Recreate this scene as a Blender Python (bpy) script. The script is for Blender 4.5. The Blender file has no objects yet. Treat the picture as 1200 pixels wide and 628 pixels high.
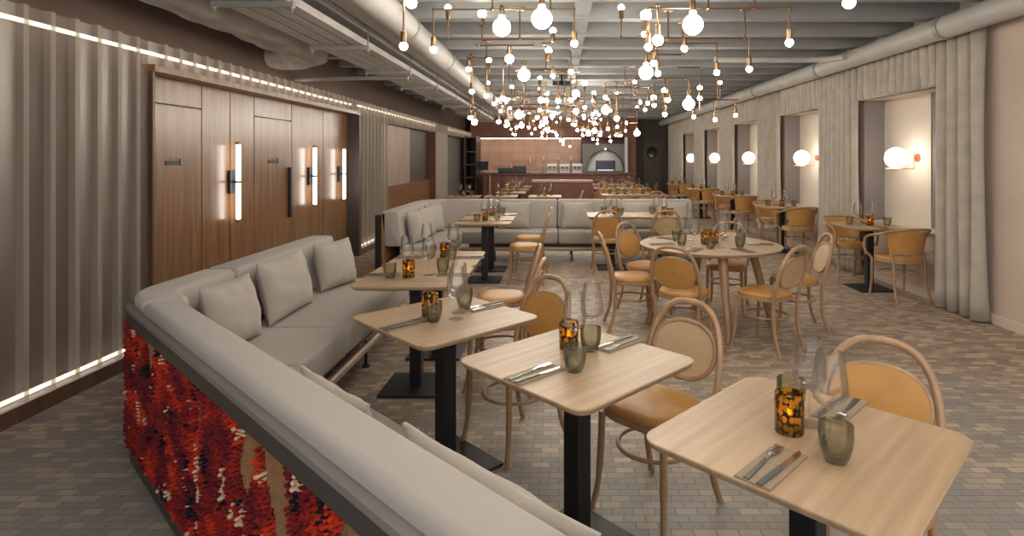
import bpy, math, random
from mathutils import Vector, Matrix
PI = math.pi
R = random.Random(7)
sc = bpy.context.scene
COL = sc.collection.objects

# ------------------------------------------------------------------ helpers
CAMZ, FPX, VX, VY = 1.6, 680.0, 655.0, 185.0
def at(x, y, D):                       # photo pixel + distance -> room point (x, y, z)
    return ((x - VX) / FPX * D, D, CAMZ - (y - VY) / FPX * D)

class MB:
    def __init__(s): s.v = []; s.f = []; s.m = []
    def add(s, vs, fs, mi=0):
        o = len(s.v); s.v += [tuple(p) for p in vs]
        for f in fs: s.f.append(tuple(i + o for i in f)); s.m.append(mi)
    def box(s, a, b, mi=0, rz=0, c=None):
        x0, y0, z0 = a; x1, y1, z1 = b
        vs = [(x0,y0,z0),(x1,y0,z0),(x1,y1,z0),(x0,y1,z0),(x0,y0,z1),(x1,y0,z1),(x1,y1,z1),(x0,y1,z1)]
        if rz:
            c = c or ((x0+x1)/2, (y0+y1)/2)
            vs = [(c[0]+(x-c[0])*math.cos(rz)-(y-c[1])*math.sin(rz), c[1]+(x-c[0])*math.sin(rz)+(y-c[1])*math.cos(rz), z) for x,y,z in vs]
        s.add(vs, [(0,3,2,1),(4,5,6,7),(0,1,5,4),(1,2,6,5),(2,3,7,6),(3,0,4,7)], mi)
    def rings(s, rs, mi=0, cap0=True, cap1=True, loop=False):
        n = len(rs[0]); o = len(s.v)
        for r in rs: s.v += [tuple(p) for p in r]
        k = len(rs)
        for i in range(k if loop else k-1):
            a = o + i*n; b = o + ((i+1) % k)*n
            for j in range(n):
                j2 = (j+1) % n
                s.f.append((a+j, a+j2, b+j2, b+j)); s.m.append(mi)
        if not loop:
            if cap0: s.f.append(tuple(o+j for j in range(n))[::-1]); s.m.append(mi)
            if cap1: s.f.append(tuple(o+(k-1)*n+j for j in range(n))); s.m.append(mi)
    def tube(s, pts, r, n=8, mi=0, loop=False, flat=1.0):
        pts = [Vector(p) for p in pts]; k = len(pts)
        rad = r if isinstance(r, (list, tuple)) else [r]*k
        rs = []; up = None
        for i in range(k):
            if loop: t = pts[(i+1) % k] - pts[i-1]
            else: t = pts[min(i+1,k-1)] - pts[max(i-1,0)]
            t.normalize()
            if up is None:
                up = Vector((0,0,1)) if abs(t.z) < .9 else Vector((0,1,0))
            a = t.cross(up)
            if a.length < 1e-4: a = t.cross(Vector((1,0.1,0)))
            a.normalize(); b = a.cross(t); b.normalize(); up = b
            rs.append([pts[i] + (a*math.cos(2*PI*j/n) + b*math.sin(2*PI*j/n)*flat)*rad[i] for j in range(n)])
        s.rings(rs, mi, loop=loop)
    def cyl(s, a, b, r, n=12, mi=0, r2=None):
        s.tube([a, b], [r, r if r2 is None else r2], n, mi)
    def lathe(s, prof, n=20, mi=0, c=(0,0,0), cap0=True, cap1=True):
        s.rings([[(c[0]+r*math.cos(2*PI*j/n), c[1]+r*math.sin(2*PI*j/n), c[2]+z) for j in range(n)] for r, z in prof], mi, cap0, cap1)
    def ball(s, c, r, n=12, m=8, mi=0, sc_=(1,1,1)):
        s.rings([[(c[0]+sc_[0]*r*math.sin(PI*i/m)*math.cos(2*PI*j/n), c[1]+sc_[1]*r*math.sin(PI*i/m)*math.sin(2*PI*j/n), c[2]-sc_[2]*r*math.cos(PI*i/m)) for j in range(n)]
                 for i in [0.12]+list(range(1,m))+[m-.12]], mi)
    def stack(s, poly, levels, mi=0):      # poly(inset) -> ring of xy ; levels [(inset, z)]
        s.rings([[(x, y, z) for x, y in poly(i)] for i, z in levels], mi)
    def prism(s, pts, z0, z1, mi=0):
        s.rings([[(x,y,z0) for x,y in pts], [(x,y,z1) for x,y in pts]], mi)
    def mesh(s, name, mats, smooth=None):
        me = bpy.data.meshes.new(name); me.from_pydata(s.v, [], s.f)
        for m in (mats if isinstance(mats, (list, tuple)) else [mats]): me.materials.append(m)
        me.polygons.foreach_set('material_index', s.m)
        if smooth is not None:
            me.polygons.foreach_set('use_smooth', [True]*len(s.f))
        me.update()
        import bmesh
        bm = bmesh.new(); bm.from_mesh(me); bmesh.ops.recalc_face_normals(bm, faces=bm.faces)
        if smooth is not None:
            for e in bm.edges:
                if len(e.link_faces) == 2 and e.calc_face_angle(0) > math.radians(smooth): e.smooth = False
        bm.to_mesh(me); bm.free()
        return me
    def build(s, name, mats, parent=None, smooth=35, loc=None, rz=0):
        return link(name, s.mesh(name, mats, smooth), parent, loc, rz)

def link(name, me, parent=None, loc=None, rz=0):
    o = bpy.data.objects.new(name, me); COL.link(o)
    if parent: o.parent = parent
    if loc: o.location = loc
    if rz: o.rotation_euler.z = rz
    return o
def tag(o, label=None, cat=None, group=None, kind=None):
    if label: o['label'] = label
    if cat: o['category'] = cat
    if group: o['group'] = group
    if kind: o['kind'] = kind
    return o
def thing(name, label, cat, loc=(0,0,0), rz=0, group=None):
    o = bpy.data.objects.new(name, None); COL.link(o); o.empty_display_size = .1
    o.location = loc; o.rotation_euler.z = rz
    return tag(o, label, cat, group)
KIDS = {}
def dup(src, loc, rz=0, label=None, group=None, parent=None):
    c = src.copy(); COL.link(c)
    if parent is None:
        c.location = loc; c.rotation_euler.z = rz
        if label: c['label'] = label
        if group: c['group'] = group
    else: c.parent = parent
    if src.name not in KIDS: KIDS[src.name] = [o for o in src.children]
    for ch in KIDS[src.name]: dup(ch, None, parent=c)
    return c
class Maker:                                # the first call places the source itself, later calls place copies
    def __init__(s, fn): s.fn = fn; s.src = None
    def __call__(s, loc, rz, label, group=None):
        if s.src is None:
            s.src = s.fn(); s.src.location = loc; s.src.rotation_euler.z = rz
            tag(s.src, label, None, group); return s.src
        return dup(s.src, loc, rz, label, group)
def struct(name, mb, m, smooth=35):
    return tag(mb.build(name, m, None, smooth), kind='structure')
def bev(o, w=.008, seg=2):
    md = o.modifiers.new('bevel', 'BEVEL'); md.width = w; md.segments = seg; md.limit_method = 'ANGLE'; return o
def rr(w, d, r, n=5):
    def f(i):
        a, b, q = w/2-i, d/2-i, max(r-i, .002); out = []
        for cx, cy, t0 in ((a-q,b-q,0),(-a+q,b-q,PI/2),(-a+q,-b+q,PI),(a-q,-b+q,1.5*PI)):
            for k in range(n+1):
                t = t0 + PI/2*k/n; out.append((cx+q*math.cos(t), cy+q*math.sin(t)))
        return out
    return f
def circ(r, n=48): return lambda i: [((r-i)*math.cos(2*PI*k/n), (r-i)*math.sin(2*PI*k/n)) for k in range(n)]
def smooth_path(pts, it=3):                 # Chaikin corner cutting, keeps the ends
    pts = [Vector(p) for p in pts]
    for _ in range(it):
        q = [pts[0]]
        for a, b in zip(pts, pts[1:]): q += [a*.75+b*.25, a*.25+b*.75]
        q.append(pts[-1]); pts = q
    return pts

# ------------------------------------------------------------------ materials
def nt(name):
    m = bpy.data.materials.new(name); m.use_nodes = True
    t = m.node_tree; b = t.nodes['Principled BSDF']; return m, t, b
def N(t, kind, **kw):
    n = t.nodes.new(kind)
    for k, v in kw.items():
        if k in n.inputs.keys(): n.inputs[k].default_value = v
        else: setattr(n, k, v)
    return n
def mat(name, col, rough=.6, metal=0, var=0, scale=(8,8,8), bump=0, bscale=60, spec=.5, col2=None, coat=0, sheen=0, rnd=False, detail=4):
    m, t, b = nt(name); L = t.links.new
    b.inputs['Base Color'].default_value = (*col, 1); b.inputs['Roughness'].default_value = rough
    b.inputs['Metallic'].default_value = metal; b.inputs['Specular IOR Level'].default_value = spec
    b.inputs['Coat Weight'].default_value = coat; b.inputs['Coat Roughness'].default_value = .25
    b.inputs['Sheen Weight'].default_value = sheen
    tc = N(t, 'ShaderNodeTexCoord')
    if var or col2:
        mp = N(t, 'ShaderNodeMapping'); mp.inputs['Scale'].default_value = scale
        L(tc.outputs['Object'], mp.inputs['Vector'])
        if rnd:
            oi = N(t, 'ShaderNodeObjectInfo'); mu = N(t, 'ShaderNodeMath', operation='MULTIPLY'); mu.inputs[1].default_value = 40
            L(oi.outputs['Random'], mu.inputs[0]); L(mu.outputs[0], mp.inputs['Location'])
        nz = N(t, 'ShaderNodeTexNoise'); nz.inputs['Scale'].default_value = 1; nz.inputs['Detail'].default_value = detail
        L(mp.outputs[0], nz.inputs['Vector'])
        rp = N(t, 'ShaderNodeValToRGB'); c2 = col2 or tuple(c*(1-var) for c in col)
        rp.color_ramp.elements[0].position = .33; rp.color_ramp.elements[1].position = .67
        rp.color_ramp.elements[0].color = (*c2, 1); rp.color_ramp.elements[1].color = (*[min(1, c*(1+var*.4)) for c in col], 1)
        L(nz.outputs['Fac'], rp.inputs[0]); L(rp.outputs[0], b.inputs['Base Color'])
    if bump:
        n2 = N(t, 'ShaderNodeTexNoise'); n2.inputs['Scale'].default_value = bscale; n2.inputs['Detail'].default_value = 3
        L(tc.outputs['Object'], n2.inputs['Vector'])
        bp = N(t, 'ShaderNodeBump'); bp.inputs['Strength'].default_value = bump; bp.inputs['Distance'].default_value = .01
        L(n2.outputs['Fac'], bp.inputs['Height']); L(bp.outputs[0], b.inputs['Normal'])
    return m
def emit(name, col, s):
    m, t, b = nt(name); b.inputs['Base Color'].default_value = (*col,1); b.inputs['Emission Color'].default_value = (*col,1)
    b.inputs['Emission Strength'].default_value = s; return m
def glass(name, tint, gloss=.06, rough=.02, diff=0, dcol=(1,1,1), k=.75):
    m = bpy.data.materials.new(name); m.use_nodes = True; t = m.node_tree; t.nodes.clear(); L = t.links.new
    out = N(t,'ShaderNodeOutputMaterial'); tr = N(t,'ShaderNodeBsdfTransparent'); tr.inputs[0].default_value = (*tint,1)
    gl = N(t,'ShaderNodeBsdfGlossy'); gl.inputs['Roughness'].default_value = rough
    fr = N(t,'ShaderNodeFresnel'); fr.inputs[0].default_value = 1.5
    mx = N(t,'ShaderNodeMixShader'); ad = N(t,'ShaderNodeMath', operation='MULTIPLY_ADD'); ad.inputs[1].default_value = k; ad.inputs[2].default_value = gloss*.3
    L(fr.outputs[0], ad.inputs[0]); L(ad.outputs[0], mx.inputs[0]); L(tr.outputs[0], mx.inputs[1]); L(gl.outputs[0], mx.inputs[2])
    last = mx
    if diff:
        df = N(t,'ShaderNodeBsdfDiffuse'); df.inputs[0].default_value = (*dcol,1); tl = N(t,'ShaderNodeBsdfTranslucent'); tl.inputs[0].default_value = (*dcol,1)
        m0 = N(t,'ShaderNodeMixShader'); m0.inputs[0].default_value = .55; L(df.outputs[0], m0.inputs[1]); L(tl.outputs[0], m0.inputs[2])
        m2 = N(t,'ShaderNodeMixShader'); m2.inputs[0].default_value = diff; L(mx.outputs[0], m2.inputs[1]); L(m0.outputs[0], m2.inputs[2]); last = m2
    L(last.outputs[0], out.inputs[0]); return m

M = {}
M['oak'] = mat('oak', (.445,.305,.185), .42, var=.2, scale=(1.6,30,6), rnd=True, detail=6)
M['oak_edge'] = mat('oak_edge', (.36,.22,.11), .5, var=.25, scale=(20,20,4))
M['beech'] = mat('beech', (.40,.245,.135), .38, var=.2, scale=(18,18,3), rnd=True)
M['leather'] = mat('leather', (.52,.26,.07), .42, var=.10, scale=(9,9,9), bump=.12, bscale=180)
M['black'] = mat('black_metal', (.013,.013,.014), .45, spec=.4)
M['uphol'] = mat('grey_upholstery', (.40,.363,.325), .95, var=.05, scale=(260,260,260), bump=.08, bscale=420, spec=.1, sheen=.15)
M['linen'] = mat('linen', (.42,.378,.33), .95, var=.06, scale=(160,160,160), bump=.15, bscale=300, spec=.1, sheen=.15)
M['trimdark'] = mat('dark_bronze_trim', (.052,.046,.038), .5, spec=.4)
M['ledge'] = mat('taupe_lacquer', (.20,.18,.165), .45)
M['pwood'] = mat('backing_board', (.36,.17,.065), .6, var=.4, scale=(40,40,2))
M['walnut'] = mat('walnut_veneer', (.235,.118,.052), .3, var=.42, scale=(14,20,1.1), coat=.2, rnd=True, detail=7)
M['walnut2'] = mat('walnut_dark', (.12,.058,.032), .45, var=.35, scale=(14,14,1))
M['umber'] = mat('umber_wall', (.10,.062,.045), .8, var=.2, scale=(1.5,1.5,1.5))
M['plaster'] = mat('pink_plaster', (.57,.465,.38), .85, var=.06, scale=(2.2,2.2,2.2), bump=.05, bscale=20)
M['cream'] = mat('cream_paint', (.62,.53,.42), .6)
M['ceil'] = mat('ceiling_paint', (.255,.255,.252), .75, var=.14, scale=(1.6,1.6,5), bump=.1, bscale=12)
M['duct'] = mat('painted_duct', (.43,.412,.385), .55, var=.12, scale=(3,3,3))
M['wrap'] = mat('wrapped_duct', (.35,.32,.28), .75, var=.3, scale=(7,2,7), bump=.6, bscale=9)
M['strut'] = mat('grey_strut', (.30,.285,.265), .5, metal=.3)
M['brass'] = mat('brushed_brass', (.23,.14,.075), .36, metal=1)
M['copper'] = mat('copper_finish', (.62,.25,.13), .35, metal=.9)
M['bulb'] = emit('lit_bulb', (1,.915,.79), 36)
M['globe'] = emit('lit_opal_globe', (1,.90,.77), 6)
M['tubelamp'] = emit('lit_tube', (1,.93,.84), 5)
M['led'] = emit('led_line', (1,.92,.78), 2.0)
M['led_bar'] = emit('led_bar_line', (1,.84,.66), 7)
M['flame'] = emit('flame', (1,.62,.2), 9)
M['winegl'] = glass('clear_glass', (.993,.995,.993), .05, rough=.04, k=.45)
M['tumbler'] = glass('smoky_green_glass', (.86,.855,.765), .10, diff=.07, dcol=(.44,.44,.36))
M['poly'] = glass('ribbed_polycarbonate', (.86,.81,.74), .12, rough=.38, diff=.27, dcol=(.54,.46,.385), k=.22)
M['rib'] = glass('polycarbonate_rib', (.90,.86,.80), .1, rough=.4, diff=.5, dcol=(.58,.525,.455), k=.3)
M['wax'] = mat('wax', (.75,.66,.5), .6)
M['napkin'] = mat('paper_napkin', (.30,.225,.15), .9, var=.1, scale=(60,60,60))
M['steel'] = mat('polished_steel', (.62,.60,.57), .22, metal=1)
M['darksteel'] = mat('dark_cutlery_grip', (.11,.108,.105), .35, metal=.6)
M['dkdoor'] = mat('dark_door', (.062,.046,.034), .5, var=.2, scale=(9,9,1))
M['oxblood'] = mat('oxblood_panel', (.155,.050,.036), .45, var=.25, scale=(5,5,2))
M['barred'] = mat('bar_fascia', (.22,.085,.055), .6, var=.2, scale=(3,3,3))
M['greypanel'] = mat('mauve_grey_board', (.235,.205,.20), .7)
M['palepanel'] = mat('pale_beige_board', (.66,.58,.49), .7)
M['dull'] = mat('dull_grey_wall', (.15,.13,.115), .7)
M['palewood'] = mat('pale_wood_panel', (.34,.245,.185), .5, var=.2, scale=(10,10,1))
M['white'] = mat('white_enamel', (.62,.6,.57), .3)
M['chrome'] = mat('chrome', (.7,.7,.7), .12, metal=1)
M['ovengrey'] = mat('oven_surround', (.17,.16,.15), .5)
M['ovendome'] = mat('oven_mosaic', (.70,.69,.67), .3, var=.2, scale=(26,26,26))
M['darkglass'] = mat('dark_glass', (.015,.015,.017), .1)
M['teal'] = mat('dark_teal_plastic', (.02,.032,.042), .4)

# curtain linen with faint mottling
M['curtain'] = mat('mottled_curtain', (.50,.45,.385), .9, col2=(.42,.372,.315), scale=(5,5,7), bump=.05, bscale=200, spec=.1, detail=8)

def cane_mat():
    m = bpy.data.materials.new('woven_cane'); m.use_nodes = True; t = m.node_tree; L = t.links.new
    b = t.nodes['Principled BSDF']; b.inputs['Base Color'].default_value = (.60,.43,.25,1); b.inputs['Roughness'].default_value = .5
    tc = N(t,'ShaderNodeTexCoord'); sp = N(t,'ShaderNodeSeparateXYZ'); L(tc.outputs['Object'], sp.inputs[0])
    ms = []
    for ax in ('X','Z'):
        a = N(t,'ShaderNodeMath', operation='MULTIPLY'); a.inputs[1].default_value = 2*PI/.013; L(sp.outputs[ax], a.inputs[0])
        s_ = N(t,'ShaderNodeMath', operation='SINE'); L(a.outputs[0], s_.inputs[0]); ms.append(s_)
    mx = N(t,'ShaderNodeMath', operation='MINIMUM'); L(ms[0].outputs[0], mx.inputs[0]); L(ms[1].outputs[0], mx.inputs[1])
    gt = N(t,'ShaderNodeMath', operation='GREATER_THAN'); gt.inputs[1].default_value = .05; L(mx.outputs[0], gt.inputs[0])
    tr = N(t,'ShaderNodeBsdfTransparent'); ms_ = N(t,'ShaderNodeMixShader')
    L(gt.outputs[0], ms_.inputs[0]); L(b.outputs[0], ms_.inputs[1]); L(tr.outputs[0], ms_.inputs[2])
    L(ms_.outputs[0], t.nodes['Material Output'].inputs[0]); return m
M['cane'] = cane_mat()

def mosaic_mat():
    m = bpy.data.materials.new('amber_mosaic_glass'); m.use_nodes = True; t = m.node_tree; t.nodes.clear(); L = t.links.new
    out = N(t,'ShaderNodeOutputMaterial'); tc = N(t,'ShaderNodeTexCoord')
    mp = N(t,'ShaderNodeMapping'); mp.inputs['Scale'].default_value = (62,62,48); L(tc.outputs['Object'], mp.inputs[0])
    vo = N(t,'ShaderNodeTexVoronoi', feature='F1'); vo.inputs['Scale'].default_value = 1; vo.inputs['Randomness'].default_value = .6; L(mp.outputs[0], vo.inputs['Vector'])
    gt = N(t,'ShaderNodeMath', operation='LESS_THAN'); gt.inputs[1].default_value = .52; L(vo.outputs['Distance'], gt.inputs[0])
    web = N(t,'ShaderNodeBsdfPrincipled'); web.inputs['Base Color'].default_value = (.02,.011,.006,1); web.inputs['Roughness'].default_value = .25
    am = N(t,'ShaderNodeBsdfTransparent'); am.inputs[0].default_value = (.80,.52,.07,1)
    tl = N(t,'ShaderNodeBsdfTranslucent'); tl.inputs[0].default_value = (.9,.52,.05,1)
    df = N(t,'ShaderNodeBsdfPrincipled'); df.inputs['Base Color'].default_value = (.46,.30,.05,1); df.inputs['Roughness'].default_value = .12
    m1 = N(t,'ShaderNodeMixShader'); m1.inputs[0].default_value = .45; L(tl.outputs[0], m1.inputs[1]); L(df.outputs[0], m1.inputs[2])
    m2 = N(t,'ShaderNodeMixShader'); m2.inputs[0].default_value = .62; L(am.outputs[0], m2.inputs[1]); L(m1.outputs[0], m2.inputs[2])
    m3 = N(t,'ShaderNodeMixShader'); L(gt.outputs[0], m3.inputs[0]); L(web.outputs[0], m3.inputs[1]); L(m2.outputs[0], m3.inputs[2])
    L(m3.outputs[0], out.inputs[0]); return m
M['mosaic'] = mosaic_mat()

def floor_mat():
    m, t, b = nt('paver_floor'); L = t.links.new
    geo = N(t,'ShaderNodeNewGeometry')
    mp = N(t,'ShaderNodeMapping'); mp.inputs['Rotation'].default_value = (0,0,0); L(geo.outputs['Position'], mp.inputs[0])
    br = N(t,'ShaderNodeTexBrick'); br.offset = .5; br.inputs['Scale'].default_value = 1
    br.inputs['Brick Width'].default_value = .096; br.inputs['Row Height'].default_value = .05; br.inputs['Mortar Size'].default_value = .0022
    br.inputs['Mortar Smooth'].default_value = .3; br.inputs['Bias'].default_value = 0
    br.inputs['Color1'].default_value = (0,0,0,1); br.inputs['Color2'].default_value = (1,1,1,1); br.inputs['Mortar'].default_value = (.5,.5,.5,1)
    L(mp.outputs[0], br.inputs['Vector'])
    ramp = N(t,'ShaderNodeValToRGB'); e = ramp.color_ramp.elements
    e[0].position = 0; e[0].color = (.282,.268,.246,1); e[1].position = 1; e[1].color = (.335,.318,.292,1)
    L(br.outputs['Color'], ramp.inputs[0])
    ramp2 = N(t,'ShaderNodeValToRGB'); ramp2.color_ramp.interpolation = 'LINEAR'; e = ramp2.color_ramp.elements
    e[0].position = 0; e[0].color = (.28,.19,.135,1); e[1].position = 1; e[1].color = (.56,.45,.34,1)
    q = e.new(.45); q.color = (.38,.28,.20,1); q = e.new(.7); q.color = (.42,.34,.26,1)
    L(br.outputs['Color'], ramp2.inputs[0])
    # where the paler terracotta mix of pavers has been laid (beyond the first tables, towards the windows); the grey in front has cool light painted in
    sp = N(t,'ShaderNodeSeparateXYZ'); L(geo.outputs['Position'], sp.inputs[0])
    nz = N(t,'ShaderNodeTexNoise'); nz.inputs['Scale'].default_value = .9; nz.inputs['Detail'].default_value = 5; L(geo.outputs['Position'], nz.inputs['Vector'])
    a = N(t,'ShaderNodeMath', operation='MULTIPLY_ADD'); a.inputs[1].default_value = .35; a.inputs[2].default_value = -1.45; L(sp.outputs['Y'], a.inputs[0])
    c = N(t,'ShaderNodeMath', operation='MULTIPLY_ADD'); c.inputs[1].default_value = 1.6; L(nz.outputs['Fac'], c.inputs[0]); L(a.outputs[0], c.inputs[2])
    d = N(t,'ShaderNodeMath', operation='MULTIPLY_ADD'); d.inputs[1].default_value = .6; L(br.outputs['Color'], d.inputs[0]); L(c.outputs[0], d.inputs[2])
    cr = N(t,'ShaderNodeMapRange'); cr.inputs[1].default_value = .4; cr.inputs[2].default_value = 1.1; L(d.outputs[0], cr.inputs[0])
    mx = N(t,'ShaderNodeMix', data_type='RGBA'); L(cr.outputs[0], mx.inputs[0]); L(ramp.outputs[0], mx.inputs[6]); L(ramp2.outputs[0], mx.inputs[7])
    mo = N(t,'ShaderNodeMix', data_type='RGBA'); L(br.outputs['Fac'], mo.inputs[0]); L(mx.outputs[2], mo.inputs[6]); mo.inputs[7].default_value = (.175,.163,.147,1)
    L(mo.outputs[2], b.inputs['Base Color']); b.inputs['Roughness'].default_value = .5; b.inputs['Specular IOR Level'].default_value = .35
    bp = N(t,'ShaderNodeBump', invert=True); bp.inputs['Strength'].default_value = .5; bp.inputs['Distance'].default_value = .004
    L(br.outputs['Fac'], bp.inputs['Height']); L(bp.outputs[0], b.inputs['Normal']); return m
M['floor'] = floor_mat()

def tile_mat():
    m, t, b = nt('terracotta_tile'); L = t.links.new
    geo = N(t,'ShaderNodeNewGeometry'); sp = N(t,'ShaderNodeSeparateXYZ'); L(geo.outputs['Position'], sp.inputs[0])
    cb = N(t,'ShaderNodeCombineXYZ'); L(sp.outputs['X'], cb.inputs[0]); L(sp.outputs['Z'], cb.inputs[1])
    br = N(t,'ShaderNodeTexBrick'); br.offset = 0; br.inputs['Scale'].default_value = 1; br.inputs['Brick Width'].default_value = .46
    br.inputs['Row Height'].default_value = .3; br.inputs['Mortar Size'].default_value = .006
    br.inputs['Color1'].default_value = (.47,.27,.185,1); br.inputs['Color2'].default_value = (.56,.34,.24,1); br.inputs['Mortar'].default_value = (.36,.2,.14,1)
    L(cb.outputs[0], br.inputs['Vector']); L(br.outputs['Color'], b.inputs['Base Color']); b.inputs['Roughness'].default_value = .4; return m
M['tile'] = tile_mat()

# ------------------------------------------------------------------ room shell
XL, XR, DB, ZC = -3.3, 4.2, 23.0, 3.06
Y0 = -2.5
b = MB(); b.box((-5.2,Y0,-.12),(5.4,DB+.4,0)); struct('floor', b, M['floor'])
b = MB(); b.box((-5.2,Y0,ZC+.24),(5.4,DB+.4,ZC+.4)); struct('ceiling', b, M['ceil'])
y = .55
while y < DB:
    b = MB(); b.box((-5.1,y,ZC),(5.3,y+.16,ZC+.24)); bev(struct('ceiling_beam', b, M['ceil'], None), .012)
    b = MB(); b.box((-5.1,y+.45,ZC+.15),(5.3,y+.51,ZC+.24)); struct('ceiling_rib', b, M['ceil'], None)
    y += .79
b = MB(); b.box((.16,Y0,ZC+.02),(.32,DB,ZC+.24)); struct('ceiling_strip', b, M['ceil'], None)
# left wall: solid upper band and solid pieces, with recesses
b = MB()
b.box((-3.75,Y0,2.52),(-3.5,DB,ZC+.24)); struct('wall_left', b, M['umber'], None)
b = MB(); b.box((-3.75,Y0,0),(-3.5,4.74,2.52)); struct('wall_left_lower', b, M['umber'], None)
b = MB(); b.box((-3.5,Y0,0),(-3.26,4.66,.1)); struct('baseboard_left', b, M['walnut2'], None)
# ribbed translucent sheets
def ribbed(y0, y1, z0, z1, x, name, pitch=.19):
    pr = []; yy = y0; k = 0
    while yy < y1 - .01:
        e = min(yy+pitch, y1)
        for u, h in ((0,0),(.70,0),(.75,.04),(.95,.04)):
            if yy+u*pitch < y1: pr.append((yy+u*pitch, h))
        yy = e
    pr.append((y1, 0))
    a = [(x+h, q) for q, h in pr]; c = [(x+h-.004, q) for q, h in pr][::-1]
    mb = MB(); n = len(pr)
    for i in range(n-1):
        (xa,ya),(xb,yb) = a[i], a[i+1]
        mb.add([(xa,ya,z0),(xb,yb,z0),(xb,yb,z1),(xa,ya,z1)], [(0,1,2,3)], 0 if xa == x and xb == x else 1)
    return struct(name, mb, [M['poly'], M['rib']], None)
ribbed(Y0, 4.66, .11, 2.54, -3.30, 'wall_left_cladding')
ribbed(4.66, 9.5, 2.36, 2.54, -3.30, 'wall_left_cladding_upper')
ribbed(9.55, 11.15, .11, 2.54, -3.30, 'wall_left_cladding_beyond')
ribbed(11.15, 22, 2.30, 2.54, -3.30, 'wall_left_cladding_far')
def led(a, c, label):
    mb = MB(); mb.box(a, c); return tag(mb.build('light_strip', M['led'], None, None), label, 'light strip', 'light strips of the ribbed wall')
led((-3.36,Y0,.112),(-3.335,4.6,.13), 'glowing light strip along the foot of the ribbed wall panels')
led((-3.44,Y0,2.465),(-3.40,9.5,2.485), 'glowing light strip along the top of the ribbed wall and wooden doors')
led((-3.335,9.56,2.455),(-3.305,22,2.47), 'thin glowing light strip above the two far wall openings')
led((-3.36,9.6,.112),(-3.335,11.1,.13), 'short glowing light strip at the foot of the narrow ribbed pier')
b = MB(); b.box((-3.5,9.5,0),(-3.26,11.15,.1)); struct('baseboard_left_beyond', b, M['walnut2'], None)
# timber door block
b = MB()
b.box((-3.75,4.74,0),(-3.47,9.45,2.52)); struct('wall_left_door_backing', b, M['walnut2'], None)
b = MB(); b.box((-3.47,4.67,0),(-3.27,4.70,2.30)); struct('trim_1', b, M['walnut2'], None)
b = MB(); b.box((-3.47,9.45,0),(-3.25,9.55,2.30)); struct('trim_2', b, M['dkdoor'], None)
b = MB(); b.box((-3.47,4.67,2.30),(-3.25,9.55,2.355)); struct('trim_3', b, M['walnut'], None)
def panel(n, y0, y1, z0, z1):
    mb = MB(); mb.box((-3.47,y0+.006,z0),(-3.44,y1-.006,z1)); return bev(struct(n, mb, M['walnut'], None), .003, 1)
panel('wall_left_panel', 4.74, 5.59, 2.075, 2.30)
d1 = panel('door_1', 4.74, 5.59, .01, 2.065)
panel('wall_left_panel', 5.59, 6.07, .01, 2.30); panel('wall_left_panel', 6.07, 6.55, .01, 2.30)
panel('wall_left_panel', 6.55, 7.47, 2.075, 2.30)
d2 = panel('door_2', 6.55, 7.47, .01, 2.065)
panel('wall_left_panel', 7.47, 8.46, .01, 2.30); panel('wall_left_panel', 8.46, 9.44, .01, 2.30)
for dd, yh, y0, y1 in ((d1, 4.83, 5.07, 5.27), (d2, 7.38, 6.86, 7.10)):
    mb = MB(); mb.box((-3.44,yh-.02,.85),(-3.40,yh+.02,1.48)); mb.build('door_handle', M['black'], dd, None)
    mb = MB(); mb.box((-3.44,y0,1.535),(-3.432,y1-.03,1.575)); mb.box((-3.44,y0+.05,1.59),(-3.434,y1,1.596)); mb.box((-3.44,y1-.012,1.53),(-3.434,y1,1.596))
    mb.build('door_plaque', M['black'], dd, None)
def tube_lamp(y, label):
    t = thing('wall_lamp', label, 'wall lamp', (-3.44, y, 1.35), 0, 'tube lamps on the timber wall')
    mb = MB(); mb.box((0,-.045,-.12),(.03,.045,.12)); mb.cyl((.015,0,0),(.085,0,0),.012); mb.build('mount', M['black'], t)
    for z in (-.405, 0, .405):
        mb = MB(); mb.cyl((.085,0,z-.012),(.085,0,z+.012),.027,14); mb.build('collar', M['brass'], t)
    for z in (-.2, .2):
        mb = MB(); mb.cyl((.085,0,z-.188),(.085,0,z+.188),.022,14); mb.build('tube', M['tubelamp'], t)
tube_lamp(6.07, 'lit vertical tube lamp on the panel between the two flush timber doors')
tube_lamp(7.98, 'lit vertical tube lamp just past the handle of the second timber door')
tube_lamp(9.06, 'lit vertical tube lamp beside the dark frame ending the timber wall')
# recesses of the far left wall
b = MB(); b.box((-3.75,9.5,0),(-3.4,11.15,2.52)); struct('wall_left_pier', b, M['dull'], None)
b = MB(); b.box((-3.75,15.5,0),(-3.28,17.1,2.5)); struct('wall_left_pier', b, mat('sand_pier', (.30,.26,.215), .7), None)
b = MB(); b.box((-3.75,11.15,2.28),(-3.34,22,2.52)); struct('wall_left_lintel', b, M['walnut2'], None)
b = MB(); b.box((-3.65,11.15,1.03),(-3.47,13.5,2.28)); struct('wall_left_recess_panel', b, M['palewood'], None)
b = MB(); b.box((-3.65,13.5,1.03),(-3.5,15.5,2.28)); struct('wall_left_recess', b, M['dkdoor'], None)
b = MB(); b.box((-3.5,15.44,0),(-3.29,15.5,2.28)); struct('trim_4', b, M['oxblood'], None)
b = MB(); b.box((-3.65,11.15,0),(-3.45,15.44,.98)); b.box((-3.65,11.15,.98),(-3.42,15.44,1.03)); struct('wall_left_half_height', b, M['walnut'], None)
b = MB(); b.box((-3.65,17.1,0),(-3.47,22.3,2.28)); struct('wall_left_grey_board', b, M['dull'], None)
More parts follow.
